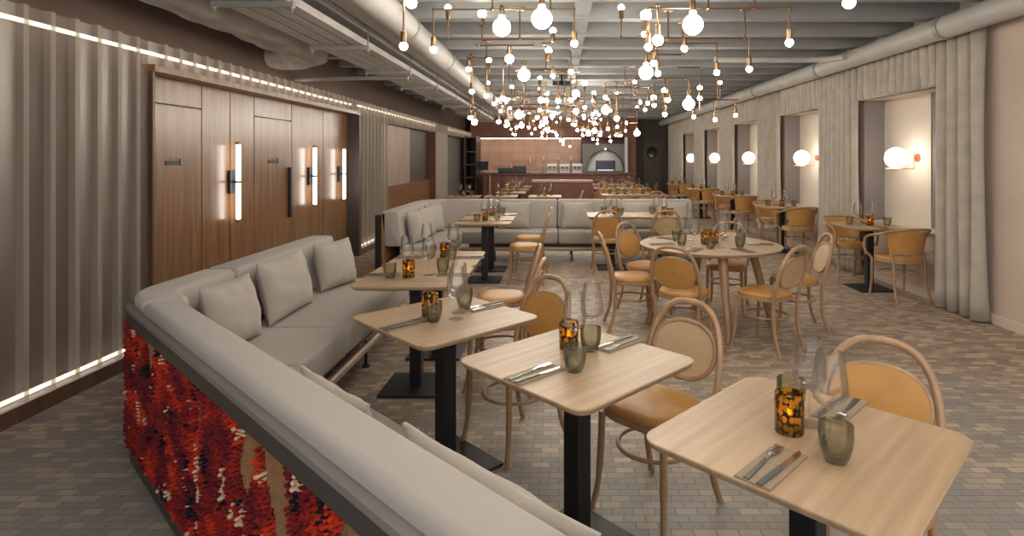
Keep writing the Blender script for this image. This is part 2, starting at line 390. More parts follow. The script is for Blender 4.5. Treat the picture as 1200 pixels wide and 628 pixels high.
# right wall with window recesses
WF = [7.95 + 2.8*k for k in range(5)]                # far edges of the recesses
WW = 1.72
wins = [(f-WW, f) for f in WF]
b = MB(); b.box((XR,Y0,0),(XR+.3,wins[0][0],ZC+.24)); struct('wall_right', b, M['plaster'], None)
b = MB(); b.box((XR,wins[0][0],0),(XR+.3,DB,.74)); struct('wall_right_lower', b, M['plaster'], None)
b = MB(); b.box((XR,wins[0][0],2.38),(XR+.3,DB,ZC+.24)); struct('wall_right_upper', b, M['plaster'], None)
e = [w[1] for w in wins]; s_ = [w[0] for w in wins[1:]] + [DB]
for y0, y1 in zip(e, s_):
    b = MB(); b.box((XR,y0,.74),(XR+.3,y1,2.38)); struct('wall_right_pier', b, M['plaster'], None)
for k, (y0, y1) in enumerate(wins):
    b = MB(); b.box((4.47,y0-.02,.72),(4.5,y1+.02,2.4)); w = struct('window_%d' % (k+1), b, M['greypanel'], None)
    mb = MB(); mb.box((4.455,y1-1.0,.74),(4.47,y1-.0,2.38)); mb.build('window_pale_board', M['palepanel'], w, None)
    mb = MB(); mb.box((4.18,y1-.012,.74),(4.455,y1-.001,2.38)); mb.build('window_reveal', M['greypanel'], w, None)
    mb = MB(); mb.box((4.16,y0,.735),(4.47,y1,.755)); mb.build('window_sill', M['cream'], w, None)
b = MB(); b.box((XR-.025,Y0,0),(XR,DB-.05,.105)); bev(struct('baseboard_right', b, M['cream'], None), .006)
# back wall
b = MB(); b.box((-5.2,DB,0),(5.4,DB+.3,ZC+.24)); struct('wall_back', b, M['oxblood'], None)
b = MB(); b.box((-3.1,DB-.1,.9),(.88,DB,2.34)); struct('wall_back_tiles', b, M['tile'], None)
b = MB(); b.box((-3.3,21.6,2.36),(2.66,22.4,ZC)); struct('wall_back_fascia', b, M['barred'], None)
b = MB(); b.box((2.66,22.3,0),(4.2,22.4,ZC)); struct('wall_back_dark', b, M['dkdoor'], None)
b = MB(); b.box((3.25,22.24,.01),(3.95,22.3,2.2)); d = struct('door_3', b, mat('brown_door', (.09,.06,.04), .4, var=.2, scale=(9,9,1)), None)
mb = MB(); mb.tube([(3.56+.19*math.cos(2*PI*i/24), 22.225, 1.82+.19*math.sin(2*PI*i/24)) for i in range(24)], .025, 8, loop=True); mb.build('porthole_rim', M['black'], d)
mb = MB(); mb.cyl((3.56,22.20,1.82),(3.56,22.235,1.82),.18,24); mb.build('porthole_pane', M['darkglass'], d)
b = MB(); b.box((2.58,21.5,0),(2.86,22.3,ZC)); struct('wall_back_pier', b, M['barred'], None)
b = MB(); b.box((-3.05,22.35,2.335),(.85,22.39,2.355)); tag(b.build('light_strip', M['led_bar'], None, None), 'bright light strip under the red fascia above the bar tiles', 'light strip')

# ------------------------------------------------------------------ overhead services
def pipe_obj(name, pts, r, m, label, cat, collars=(), n=16):
    t = thing(name, label, cat, pts[0])
    o = Vector(pts[0])
    mb = MB(); mb.tube([Vector(p)-o for p in pts], r, n); mb.build('pipe_run', m, t)
    for c in collars:
        mb = MB(); c = Vector(c)-o; mb.cyl(c-Vector((0,.03,0)), c+Vector((0,.03,0)), r+.012, n); mb.cyl(c, c+Vector((0,0,ZC-c.z-o.z)), .006, 6)
        mb.build('pipe_clamp', M['strut'], t)
    return t
pipe_obj('ceiling_pipe', [(3.93,Y0,2.93),(3.93,22.2,2.93)], .118, M['duct'], 'thick pale pipe running above the curtain tops by the windows', 'pipe',
         [(3.93,yy,2.93) for yy in (3.1,5.9,8.7,11.5,14.3,17.1)])
pipe_obj('branch_pipe', smooth_path([(2.2,8.2,2.99),(3.35,8.2,2.99),(3.62,8.2,2.99),(3.74,8.0,2.96),(3.8,7.7,2.94)]), .045, M['duct'], 'thin pale branch pipe bending into the thick pipe near the ceiling', 'pipe')
pipe_obj('round_duct', [(-1.58,Y0,2.95),(-1.58,19.0,2.95)], .135, M['duct'], 'round white duct along the ceiling nearest the bulb chandeliers', 'duct',
         [(-1.58,yy,2.95) for yy in (2,4,6,8,10,12,14,16,18)])
t = thing('rectangular_duct', 'wide stepped white duct between cable tray and round duct', 'duct', (-1.98,Y0,2.9))
for i, (x0, x1, z0, z1) in enumerate(((-.50,-.26,.03,.15),(-.26,-.0,.0,.15),(.06,.25,.02,.15))):
    mb = MB(); mb.box((x0,0,z0),(x1-.012,20.5,z1)); bev(mb.build('duct_section', M['duct'], t, None), .012)
t = thing('cable_tray', 'flat pale cable tray carried on cross struts over the timber doors', 'cable tray', (-2.23,Y0,2.72))
for x0, x1 in ((-.27,-.15),(-.12,-.01),(.02,.12),(.15,.26)):
    mb = MB(); mb.box((x0,0,.02),(x1,20,.05)); mb.box((x0,0,.05),(x0+.012,20,.085)); mb.box((x1-.012,0,.05),(x1,20,.085)); mb.build('tray_channel', M['duct'], t, None)
yy = 2.55
while yy < 18:
    mb = MB(); mb.box((-.30,yy-Y0-.02,-.022),(.30,yy-Y0+.02,.02))
    for xx in (-.285,.285): mb.cyl((xx,yy-Y0,-.06),(xx,yy-Y0,ZC-2.72),.007,6); mb.cyl((xx,yy-Y0,-.035),(xx,yy-Y0,-.02),.02,8)
    mb.build('cross_strut', M['strut'], t, None); yy += 1.68
# wrapped duct, creased
def wrapped():
    mb = MB(); rs = []; rr_ = random.Random(3)
    pts = [(-2.93, Y0 + .16*i, 2.88) for i in range(57)]
    pts += [(-2.97,6.75,2.87),(-3.05,6.95,2.86),(-3.2,7.1,2.85),(-3.47,7.15,2.84)]
    k = len(pts); ph = [rr_.random()*6.3 for _ in range(8)]
    for i, p in enumerate(pts):
        ring = []
        for j in range(20):
            a = 2*PI*j/20
            w = 1 + .07*math.sin(i*.9+ph[0]+2*a) + .06*math.sin(i*2.3+ph[1]+3*a) + .05*rr_.uniform(-1,1)
            if i >= k-4:
                t_ = (i-(k-4))/3.0*PI/2.4
                dx, dy = math.cos(a)*.29*math.cos(t_)*w, math.cos(a)*.29*math.sin(t_)*w
                ring.append((p[0]+dx, p[1]+dy, p[2]+math.sin(a)*.15*w))
            else: ring.append((p[0]+math.cos(a)*.29*w, p[1]+.02*math.sin(3*a+i), p[2]+math.sin(a)*.15*w))
        rs.append(ring)
    mb.rings(rs); return mb
tag(wrapped().build('wrapped_duct', M['wrap'], None, 80), 'creased cloth wrapped duct turning into the brown wall above the doors', 'duct')
pipe_obj('thin_pipe', [(-3.5,7.7,2.64),(-2.6,7.7,2.66),(-2.0,7.7,2.66)], .03, M['strut'], 'grey pipe crossing from the brown wall below the cable tray', 'pipe')
b = MB(); b.box((.0,11.2,ZC-.12),(.30,11.5,ZC-.02)); t = thing('projector', 'small dark projector box under the ceiling in mid room', 'projector', (.05,10.2,ZC-.2))
mb = MB(); mb.box((-.16,-.12,0),(.16,.12,.085)); bev(mb.build('projector_body', M['black'], t, None), .01)
mb = MB(); mb.cyl((0,0,.085),(0,0,.2),.02); mb.build('bracket', M['black'], t)
mb = MB(); mb.cyl((0,-.12,.04),(0,-.15,.04),.035); mb.build('lens', M['darkglass'], t)

# ------------------------------------------------------------------ curtains
def pleats(y0, y1, z0, z1, x, flare=.0, pitch=.13, seed=0, amp=.035, up=False):
    rr_ = random.Random(seed); n = max(8, int((y1-y0)/.012)); mb = MB()
    nv = 12; ph = rr_.random()*6.28; offs = []
    ys = [y0+(y1-y0)*i/n for i in range(n+1)]
    jit = [rr_.uniform(.7,1.3) for _ in range(int((y1-y0)/pitch)+3)]
    pos = []; 
    for v in range(nv+1):
        f = v/nv; z = z0+(z1-z0)*f; row = []
        a_ = amp*(1+flare*(1-f))
        for i, yy in enumerate(ys):
            c = (yy-y0)/pitch; k = int(c); q = c-k
            w = (1.7*abs(math.sin(PI*(q+.08*math.sin(3*f+k))))**.55-1.0)*(.75+.25*jit[k])
            yo = (yy-(y0+y1)/2)*flare*.06*(1-f)**2
            row.append((x-a_*w+.012*math.sin(5*f+k*1.7)*(1-f), yy+yo, z))
        pos.append(row)
    m = n+1
    mb.v = [p for r in pos for p in r]
    for v in range(nv):
        for i in range(n): mb.f.append((v*m+i, v*m+i+1, (v+1)*m+i+1, (v+1)*m+i)); mb.m.append(0)
    return mb
def curtain(name, y0, y1, z0, label, group, **kw):
    o = pleats(y0, y1, z0, 2.86, 4.085, **kw).build(name, M['curtain'], None, 80)
    md = o.modifiers.new('thick', 'SOLIDIFY'); md.thickness = .005
    return tag(o, label, 'curtain', group)
ordw = ['first','second','third','fourth','fifth']
curtain('curtain', 5.60, wins[0][0]+.03, .015, 'pale mottled full length curtain ending against the bare pink wall', 'long curtains between windows', flare=.35, seed=1, pitch=.17, amp=.06)
for k in range(5):
    y1 = wins[k+1][0]-.0 if k < 4 else 21.5
    curtain('curtain', wins[k][1]+.0, y1, .015, 'long pleated curtain on the wall just past the %s window recess from the front' % ordw[k], 'long curtains between windows', flare=.2, seed=5+k, pitch=.145, amp=.055)
    curtain('valance', wins[k][0]+.05, wins[k][1]-.03, 2.37, 'short pleated curtain header over the %s window recess from the front' % ordw[k], 'curtain headers', seed=20+k, pitch=.15, amp=.045)

# ------------------------------------------------------------------ sconces
def mk_sconce():
    t = thing('wall_sconce', '', 'wall lamp', (0,0,0))
    mb = MB(); mb.cyl((0,0,0),(-.02,0,0),.05,20); mb.build('mount', M['copper'], t)
    mb = MB(); mb.tube([(-.02,0,0),(-.05,0,.0),(-.05,0,.07),(-.05,0,-.135),(-.40,0,-.135)], .007, 8); mb.build('bracket', M['copper'], t)
    mb = MB(); mb.ball((-.27,0,0),.13,24,16); mb.build('globe', M['globe'], t, 80)
    return t
sconce = Maker(mk_sconce)
for k in range(5):
    sconce((4.455, 7.2+2.8*k, 1.6), 0, 'lit globe sconce on the pale board of the %s window recess from the front' % ordw[k], 'globe sconces along the windows')

# ------------------------------------------------------------------ banquettes
def frame_at(path):
    P = [Vector((p[0], p[1], 0)) for p in path]; out = []
    for i in range(len(P)):
        t = Vector((0,0,0))
        if i > 0: t += (P[i]-P[i-1]).normalized()
        if i < len(P)-1: t += (P[i+1]-P[i]).normalized()
        t.normalize(); nrm = Vector((-t.y, t.x, 0))
        if 0 < i < len(P)-1:
            d = (P[i+1]-P[i]).normalized(); c = max(.5, nrm.dot(Vector((-d.y, d.x, 0)))); nrm = nrm/c
        out.append((P[i], nrm, t))
    return out
def sweep(mb, path, prof, mi=0, puff=0):
    fr = frame_at(path); rs = []
    cn = sum(p[0] for p in prof)/len(prof); cz = sum(p[1] for p in prof)/len(prof)
    def ring(p, nrm, t, k, back): 
        return [p + nrm*(cn+(n-cn)*k[0]) + Vector((0,0,cz+(z-cz)*k[1])) + t*back for n, z in prof]
    if puff:
        wn = max(p[0] for p in prof)-min(p[0] for p in prof); wz = max(p[1] for p in prof)-min(p[1] for p in prof)
        k1 = (1-2*puff*.9/wn, 1-2*puff*.9/wz); k2 = (1-2*puff*.3/wn, 1-2*puff*.3/wz)
        p, nr, t = fr[0]; rs.append(ring(p,nr,t,k1,0)); rs.append(ring(p,nr,t,k2,puff*.35)); fr[0] = (p+t*puff, nr, t)
    for p, nr, t in fr[:-1]: rs.append(ring(p,nr,t,(1,1),0))
    p, nr, t = fr[-1]
    if puff:
        rs.append(ring(p,nr,t,(1,1),-puff)); rs.append(ring(p,nr,t,k2,-puff*.35)); rs.append(ring(p,nr,t,k1,0))
    else: rs.append(ring(p,nr,t,(1,1),0))
    mb.rings(rs, mi)
def rprof(n0, n1, z0, z1, r, k=4, lean=0):
    out = []
    for cx, cz, t0 in ((n1-r,z1-r,0),(n0+r,z1-r,PI/2),(n0+r,z0+r,PI),(n1-r,z0+r,1.5*PI)):
        for i in range(k+1):
            t = t0+PI/2*i/k; zz = cz+r*math.sin(t); out.append((cx+r*math.cos(t)+lean*(z1-zz), zz))
    return out
def arc(c, r, a0, a1, n=10): return [(c[0]+r*math.cos(a0+(a1-a0)*i/n), c[1]+r*math.sin(a0+(a1-a0)*i/n)) for i in range(n+1)]
def seatpoly(mb, pts, z0, z1, r=.05):
    c = Vector((sum(p[0] for p in pts)/len(pts), sum(p[1] for p in pts)/len(pts)))
    # round corners
    q = []
    n = len(pts)
    for i in range(n):
        a, b_, c_ = Vector(pts[i-1]), Vector(pts[i]), Vector(pts[(i+1)%n])
        u = (a-b_).normalized()*r; w = (c_-b_).normalized()*r
        for k in range(4):
            t = k/3; q.append(b_ + u*(1-t)**2 + w*t**2)
    area = sum(q[j].x*q[(j+1)%len(q)].y-q[(j+1)%len(q)].x*q[j].y for j in range(len(q)))
    if area < 0: q.reverse()
    def inset(i): 
        out = []
        m = len(q)
        for j in range(m):
            d = (q[(j+1)%m]-q[j-1]); d.normalize(); nn = Vector((-d.y, d.x))
            out.append(q[j]+nn*i)
        return out
    lv = [(.03,z0),(.008,z0+.008),(0,z0+.03),(0,z1-.03),(.003,z1-.016),(.010,z1-.005),(.022,z1)]
    mb.rings([[(p.x,p.y,z) for p in inset(i)] for i, z in lv])

X1, AD = -2.37, math.radians(46.6)      # AD: turn of the diagonal away from the long side
# outer line of the first banquette: down the left side, a rounded bend, then diagonally past the camera
corner = (-2.37, 3.18); rb = .42
tl = rb*math.tan(AD/2); cc = (-2.37+rb, 3.18+tl)
bend = arc(cc, rb, PI, PI+AD, 9)
dg = (math.sin(AD), -math.cos(AD))
def diag(s): return (corner[0]+dg[0]*s, corner[1]+dg[1]*s)
ENDS = 3.75
pathA = [(X1,5.55),(X1,4.5)] + bend + [diag(1.0), diag(2.0), diag(3.0), diag(ENDS)]
T = thing('banquette', 'large curved grey banquette with red tufted textile back, cut by the lower frame edge', 'bench', (corner[0], corner[1], 0))
T.location = (0,0,0)
mb = MB(); sweep(mb, pathA, [(.0,.03),(.0,.80),(.10,.80),(.10,.03)]); mb.build('back_shell', M['pwood'], T)
mb = MB(); sweep(mb, pathA, [(-.03,.735),(-.03,.79),(.03,.79),(.03,.735)]); mb.build('top_trim', M['trimdark'], T)
mb = MB(); sweep(mb, pathA, [(-.028,.79),(-.028,.812),(.10,.812),(.10,.79)]); mb.build('top_ledge', M['ledge'], T)
mb = MB(); sweep(mb, pathA, [(-.012,.0),(-.012,.075),(.06,.075),(.06,.0)]); mb.build('plinth', M['trimdark'], T)
def back_cushion(path, n0, n1, z0, z1, lean=.12, parent=T, name='back_cushion', puff=.03):
    mb = MB(); sweep(mb, path, rprof(n0, n1, z0, z1, .032, 4, lean), puff=puff); return mb.build(name, M['uphol'], parent, 80)
i0 = diag(.45)
back_cushion([(X1,5.53),(X1,4.7),(X1,3.88)], .004, .225, .47, .865)
back_cushion([(X1,3.87)] + bend + [diag(.34)], .004, .215, .47, .865)
back_cushion([diag(.345), diag(1.0), diag(1.8), diag(2.6), diag(3.2), diag(ENDS-.01)], .004, .168, .47, .865, lean=.04)
def inw(p, n): return (p[0]+n*math.cos(AD), p[1]+n*math.sin(AD))
NR, NF = .95, .66
# seat cushions
q = lambda n: (X1+NR, 0)
_c = inw(corner, NF); cornD = _c[1]-((X1+NR)-_c[0])/math.tan(AD)            # where the two seat fronts meet
mb = MB(); seatpoly(mb, [(X1+.27,5.5),(X1+NR,5.5),(X1+NR,3.9),(X1+.27,3.9)], .27, .465); mb.build('seat_cushion', M['uphol'], T, 60)
pB = inw(diag(.3), .26)
mb = MB(); seatpoly(mb, [(X1+.22,3.895),(X1+NR,3.895),(X1+NR,cornD),inw(diag(.25),.17),(X1+.22,3.38)], .27, .465, .03); mb.build('seat_cushion', M['uphol'], T, 60)
mb = MB(); seatpoly(mb, [(X1+NR-.002,cornD-.006),inw(diag(1.3),NF),inw(diag(1.3),.16),inw(diag(.26),.16)], .27, .465, .03); mb.build('seat_cushion', M['uphol'], T, 60)
for s0, s1 in ((1.31,2.5),(2.51,ENDS)):
    mb = MB(); seatpoly(mb, [inw(diag(s0),.16),inw(diag(s0),NF),inw(diag(s1),NF),inw(diag(s1),.16)], .27, .465, .04); mb.build('seat_cushion', M['uphol'], T, 60)
mb = MB(); mb.tube([(X1+NR-.03,5.5,.175),(X1+NR-.03,cornD+.03,.175)] + [(*inw(diag(s),NF-.03),.175) for s in (1.3,2.5,ENDS)], .03, 10); mb.build('front_rail', M['oak'], T)
mb = MB(); mb.box((X1+.1,3.6,.2),(X1+NR-.08,5.48,.268)); mb.build('seat_deck', M['trimdark'], T)
for p in ((X1+NR-.06,5.35),(X1+NR-.06,4.45),(X1+NR-.06,3.6),(X1+.2,5.4)):
    mb = MB(); mb.cyl((p[0],p[1],.012),(p[0],p[1],.2),.012,8); mb.cyl((p[0],p[1],0),(p[0],p[1],.012),.03,12); mb.build('leg', M['black'], T)
for s in (2.0, 3.2):
    p = inw(diag(s), NF-.08); mb = MB(); mb.cyl((p[0],p[1],.012),(p[0],p[1],.22),.012,8); mb.cyl((p[0],p[1],0),(p[0],p[1],.012),.03,12); mb.build('leg', M['black'], T)

# tufted textile on the outer face
def wool(name, c): return mat(name, c, .95, var=.3, scale=(120,120,120), spec=.05, sheen=.1)
wools = [wool('wool_scarlet',(.47,.034,.012)), wool('wool_red',(.26,.017,.011)), wool('wool_crimson',(.17,.013,.015)), wool('wool_maroon',(.115,.010,.018)),
         wool('wool_black',(.012,.008,.012)), wool('wool_cream',(.62,.42,.28)), wool('warp_thread',(.36,.20,.09))]
from mathutils import noise as MN
def vn(a, c, s): return MN.noise(Vector((a*s, c*s, s*3.1)))
def textile():
    fr = []; L = 0
    # walk the outer line in small steps
    pts = [Vector((p[0],p[1])) for p in ([(X1,5.4)] + bend + [diag(ENDS-.05)])]
    seg = []
    for a, c in zip(pts, pts[1:]): seg.append((L, a, c)); L += (c-a).length
    def pos(s):
        for l, a, c in seg:
            d = (c-a).length
            if s <= l+d: 
                t = (c-a).normalized(); return a+t*(s-l), Vector((t.y,-t.x)), t
        t = (seg[-1][2]-seg[-1][1]).normalized(); return seg[-1][2], Vector((t.y,-t.x)), t
    mb = MB(); rr_ = random.Random(11)
    s = 0.6; col = 0
    bare = set()
    while s < L-.02:
        u = s-2.2                            # zero near the bend
        z = .09 + (.008 if col % 2 else 0)
        while z < .722:
            h = vn(u, z*1.9, 9); g = vn(u+9, z*1.7, 4.2); j = vn(u+31, z*.5, 21); hole = vn(u+50, z*.8, 5.0) + .35*min(1, max(-1, (z-.42)*3))*(u > .4) - .1
            z += .0165
            if u > .35 and hole > .27 and z > .15: continue
            if g < -.12: c = 3 if h < .1 else 2
            elif g < .12: c = 2 if h < -.08 else 1
            else: c = 0 if h > -.12 else 1
            if j > .46: c = 5
            elif vn(u+70, z*.9, 15) < -.46: c = 4
            p, nr, t = pos(s)
            k = 1 if col % 2 else -1
            ln = rr_.uniform(.024,.034); r0 = rr_.uniform(.0055,.0075); lift = rr_.uniform(.016,.034)
            a = Vector((p.x,p.y,z))+Vector((nr.x,nr.y,0))*.003
            o1 = Vector((nr.x,nr.y,0)); tt = Vector((t.x,t.y,0))
            e = a + tt*k*ln*.55 + Vector((0,0,-ln*.55))
            mid = a*.5+e*.5+o1*lift
            mb.tube([a, mid+o1*.0, e*.9+mid*.1+o1*.004], [r0*.8, r0, r0*.75], 5, c)
        s += .0165; col += 1
    # bare warp threads
    s = 0.8
    while s < L-.02:
        p, nr, t = pos(s); a = Vector((p.x+nr.x*.003,p.y+nr.y*.003,0))
        mb.tube([a+Vector((0,0,.08)), a+Vector((0,0,.73))], .0022, 4, 6); s += .012
    return mb
tx = textile().build('tufted_textile', wools, T, 80)
tag(tx, 'red, maroon and cream yarn tufts', kind='stuff')

# second banquette: U shape further back
Y2, X2, R2 = 9.80, -2.33, .55
path2 = [(2.2,Y2),(1.0,Y2),(0,Y2),(-1,Y2)] + arc((X2+R2,Y2-R2),R2,PI/2,PI,10) + [(X2,8.4),(X2,7.42)]
T2 = thing('banquette', 'long pale grey L-shaped banquette crossing the room in mid distance', 'bench', (0,0,0))
mb = MB(); sweep(mb, path2, [(.0,.24),(.0,.86),(.10,.86),(.10,.24)]); mb.build('back_shell', M['pwood'], T2)
mb = MB(); sweep(mb, path2, [(-.02,.86),(-.02,.885),(.10,.885),(.10,.86)]); mb.build('top_ledge', M['ledge'], T2)
def seg2(x0, x1): return [(x0,Y2),((x0+x1)/2,Y2),(x1,Y2)]
for a, c in ((2.18,1.05),(1.04,-.02),(-.03,-1.0)):
    back_cushion(seg2(a,c), .04, .30, .46, .915, .12, T2)
back_cushion([(-1.01,Y2),(-1.4,Y2)] + arc((X2+R2,Y2-R2),R2,PI/2,PI,10), .04, .28, .46, .915, .08, T2)
back_cushion([(X2,9.24),(X2,8.3),(X2,7.42)], .04, .27, .46, .915, .12, T2)
NB = .85
for x0, x1 in ((2.15,1.06),(1.05,-.01),(-.02,-1.15)):
    mb = MB(); seatpoly(mb, [(x0,Y2-.3),(x0,Y2-NB),(x1,Y2-NB),(x1,Y2-.3)], .27, .465, .04); mb.build('seat_cushion', M['uphol'], T2, 60)
mb = MB(); seatpoly(mb, [(-1.16,Y2-.3),(-1.16,Y2-NB),(X2+NB,Y2-NB),(X2+.33,Y2-.33)], .27, .465, .04); mb.build('seat_cushion', M['uphol'], T2, 60)
mb = MB(); seatpoly(mb, [(X2+.3,Y2-.36),(X2+NB,Y2-NB-.01),(X2+NB,8.5),(X2+.3,8.5)], .27, .465, .04); mb.build('seat_cushion', M['uphol'], T2, 60)
mb = MB(); seatpoly(mb, [(X2+.3,8.49),(X2+NB,8.49),(X2+NB,7.45),(X2+.3,7.45)], .27, .465, .04); mb.build('seat_cushion', M['uphol'], T2, 60)
mb = MB(); mb.tube([(2.15,Y2-NB+.03,.19),(X2+NB-.03,Y2-NB+.03,.19),(X2+NB-.03,7.45,.19)], .03, 10); mb.build('front_rail', M['oak'], T2)
mb = MB(); mb.box((-1.4,Y2-NB+.08,.21),(2.1,Y2-.1,.27)); mb.box((X2+.1,7.5,.21),(X2+NB-.08,Y2-NB+.08,.27)); mb.build('seat_deck', M['trimdark'], T2)
for p in ((2.05,Y2-NB+.1),(.2,Y2-NB+.1),(-1.0,Y2-NB+.1),(X2+NB-.1,8.4),(X2+NB-.1,7.55),(X2+.1,7.5),(X2+.12,9.2),(.2,Y2-.08),(2.05,Y2-.08)):
    mb = MB(); mb.cyl((p[0],p[1],.012),(p[0],p[1],.22),.012,8); mb.cyl((p[0],p[1],0),(p[0],p[1],.012),.03,12); mb.build('leg', M['black'], T2)
mb = MB(); mb.box((X2-.01,7.38,.0),(X2+.06,7.42,.87)); mb.build('end_post', M['black'], T2)

# ------------------------------------------------------------------ pillows
def pillow(w, h, th, loc, yaw, tilt, label, seed, roll=0, group='loose linen cushions'):
    n = 18; mb = MB(); rr_ = random.Random(seed); ph = [rr_.random()*6.28 for _ in range(4)]
    def side(sg):
        rows = []
        for i in range(n+1):
            row = []
            for j in range(n+1):
                u, v = 2*i/n-1, 2*j/n-1
                pinch = 1 - .06*(1-abs(v)**2)*abs(u)**3, 1 - .06*(1-abs(u)**2)*abs(v)**3
                t_ = (max(0,1-abs(u)**2.6)**.6)*(max(0,1-abs(v)**2.6)**.6)
                wr = .012*math.sin(5*u+3*v+ph[0])*t_ + .010*math.sin(9*v-4*u+ph[1])*t_*abs(u) + .008*math.sin(11*u+ph[2])*abs(v)*t_
                row.append((w/2*u*pinch[0], sg*(th/2*t_+wr*.7+.006), h/2+h/2*v*pinch[1]))
            rows.append(row)
        return rows
    A, B = side(1), side(-1); m = n+1
    base = len(mb.v); mb.v += [p for r in A for p in r]; mb.v += [p for r in B for p in r]
    for i in range(n):
        for j in range(n):
            a = i*m+j; mb.f.append((a,a+1,a+m+1,a+m)); mb.m.append(0)
            a += m*m; mb.f.append((a,a+m,a+m+1,a+1)); mb.m.append(0)
    ring = [(0,j) for j in range(n)]+[(i,n) for i in range(n)]+[(n,n-j) for j in range(n)]+[(n-i,0) for i in range(n)]
    for (i1,j1),(i2,j2) in zip(ring, ring[1:]+ring[:1]):
        mb.f.append((i1*m+j1, i2*m+j2, m*m+i2*m+j2, m*m+i1*m+j1)); mb.m.append(0)
    o = mb.build('cushion', M['linen'], None, 80)
    o.rotation_mode = 'XYZ'
    o.matrix_world = Matrix.Translation(loc) @ Matrix.Rotation(yaw,4,'Z') @ Matrix.Rotation(tilt,4,'X') @ Matrix.Rotation(roll,4,'Y')
    tag(o, label, 'cushion', group); return o
# local +y of a cushion is its face direction; yaw -90deg faces +x
pillow(.66,.43,.19,(-1.94,4.22,.469), -PI/2, .20, 'wide linen cushion in the middle of the curved banquette back', 1)
pillow(.44,.40,.18,(-1.93,3.50,.469), -PI/2-.10, .22, 'small square linen cushion in the bend of the curved banquette', 2)
pillow(.46,.41,.19,(-1.93,5.10,.469), -PI/2-.30, .20, 'plump linen cushion at the far end of the curved banquette', 3)
e1 = inw(diag(1.95), .262); pillow(.50,.35,.11,(e1[0],e1[1],.467), AD-PI/2, .06, 'linen cushion peeking over the diagonal banquette back, closer to the bend', 4)
e1 = inw(diag(2.78), .262); pillow(.74,.36,.11,(e1[0],e1[1],.467), AD-PI/2, .06, 'wide linen cushion peeking over the diagonal banquette back beside the second table', 5)
for i, (d_, y_) in enumerate(((7.80,-PI/2-.25),(8.35,-PI/2-.12),(8.85,-PI/2-.3))):
    pillow(.46,.43,.15,(X2+.47,d_,.468), y_, .18, '%s linen cushion from the open end on the short arm of the long banquette' % ordw[i], 10+i)
for i, x_ in enumerate((-.72,.30,1.25,1.82)):
    pillow(.52,.43,.14,(x_,Y2-.50,.468), PI, .18, ['linen cushion on the long banquette behind the paired tables near its bend','linen cushion on the long banquette between two cushion seams, clear of any table','linen cushion on the long banquette behind the gap between two tables','linen cushion closest to the free end of the long banquette'][i], 20+i)

# ------------------------------------------------------------------ tables
ZT = .775
def mk_square(w=.712, plate=.43):
    t = thing('square_table', '', 'table')
    mb = MB(); f = rr(w, w, .065); mb.stack(f, [(.014,ZT-.026),(.003,ZT-.012),(0,ZT-.006),(0,ZT-.002),(.003,ZT)])
    mb.build('tabletop', M['oak'], t, 25)
    mb = MB(); f2 = rr(w-.004,w-.004,.064); mb.stack(f2, [(.03,ZT-.034),(.012,ZT-.0262)]); mb.build('underside', M['oak_edge'], t, 25)
    mb = MB(); mb.box((-.04,-.04,.02),(.04,.04,ZT-.034)); bev(mb.build('post', M['black'], t, None), .004)
    mb = MB(); mb.box((-plate/2,-plate/2,.0),(plate/2,plate/2,.016)); bev(mb.build('base_plate', M['black'], t, None), .004)
    mb = MB(); mb.box((-.14,-.14,ZT-.046),(.14,.14,ZT-.034)); mb.build('top_bracket', M['black'], t, None)
    return t
sq = Maker(mk_square)
# ---- tableware
def mk_wine():
    t = thing('wine_glass', '', 'glass')
    mb = MB(); mb.lathe([(.036,0),(.036,.0015),(.02,.004),(.005,.009),(.0036,.02),(.0036,.092),(.006,.100)], 20); mb.build('stem', M['winegl'], t, 50)
    mb = MB(); mb.lathe([(.0055,.100),(.024,.106),(.041,.120),(.0475,.140),(.046,.170),(.041,.210),(.035,.250),(.0338,.250),(.0398,.21),(.0446,.17),(.046,.140),(.0395,.1215),(.022,.1085),(.004,.104)], 24); mb.build('bowl', M['winegl'], t, 60); t.scale = (1.06,1.06,1.07)
    return t
def mk_tumbler():
    t = thing('tumbler', '', 'glass')
    mb = MB(); mb.lathe([(.022,0),(.028,.002),(.037,.02),(.043,.045),(.0455,.075),(.0445,.103),(.0425,.103),(.043,.075),(.0405,.046),(.034,.024),(.024,.014)], 24); mb.build('tumbler_body', M['tumbler'], t, 60)
    return t
def mk_candle():
    t = thing('candle_holder', '', 'candle holder')
    mb = MB(); mb.lathe([(.040,0),(.0415,.003),(.0425,.117),(.040,.118),(.0385,.012)], 28); mb.build('mosaic_glass', M['mosaic'], t, 60)
    mb = MB(); mb.lathe([(.03,.0125),(.03,.045),(.004,.046)], 16); t_ = mb.build('candle', M['wax'], t, 50)
    mb = MB(); mb.lathe([(.001,.05),(.006,.056),(.0065,.062),(.003,.074),(.0005,.083)], 10); mb.build('flame', M['flame'], t_, 80)
    return t
def mk_napkin():
    t = thing('napkin', '', 'napkin')
    mb = MB(); mb.box((-.049,-.117,0),(.049,.117,.003)); mb.build('lower_fold', M['napkin'], t, None)
    mb = MB(); mb.box((-.047,-.116,.0032),(.048,.115,.006)); mb.build('upper_fold', M['napkin'], t, None)
    return t
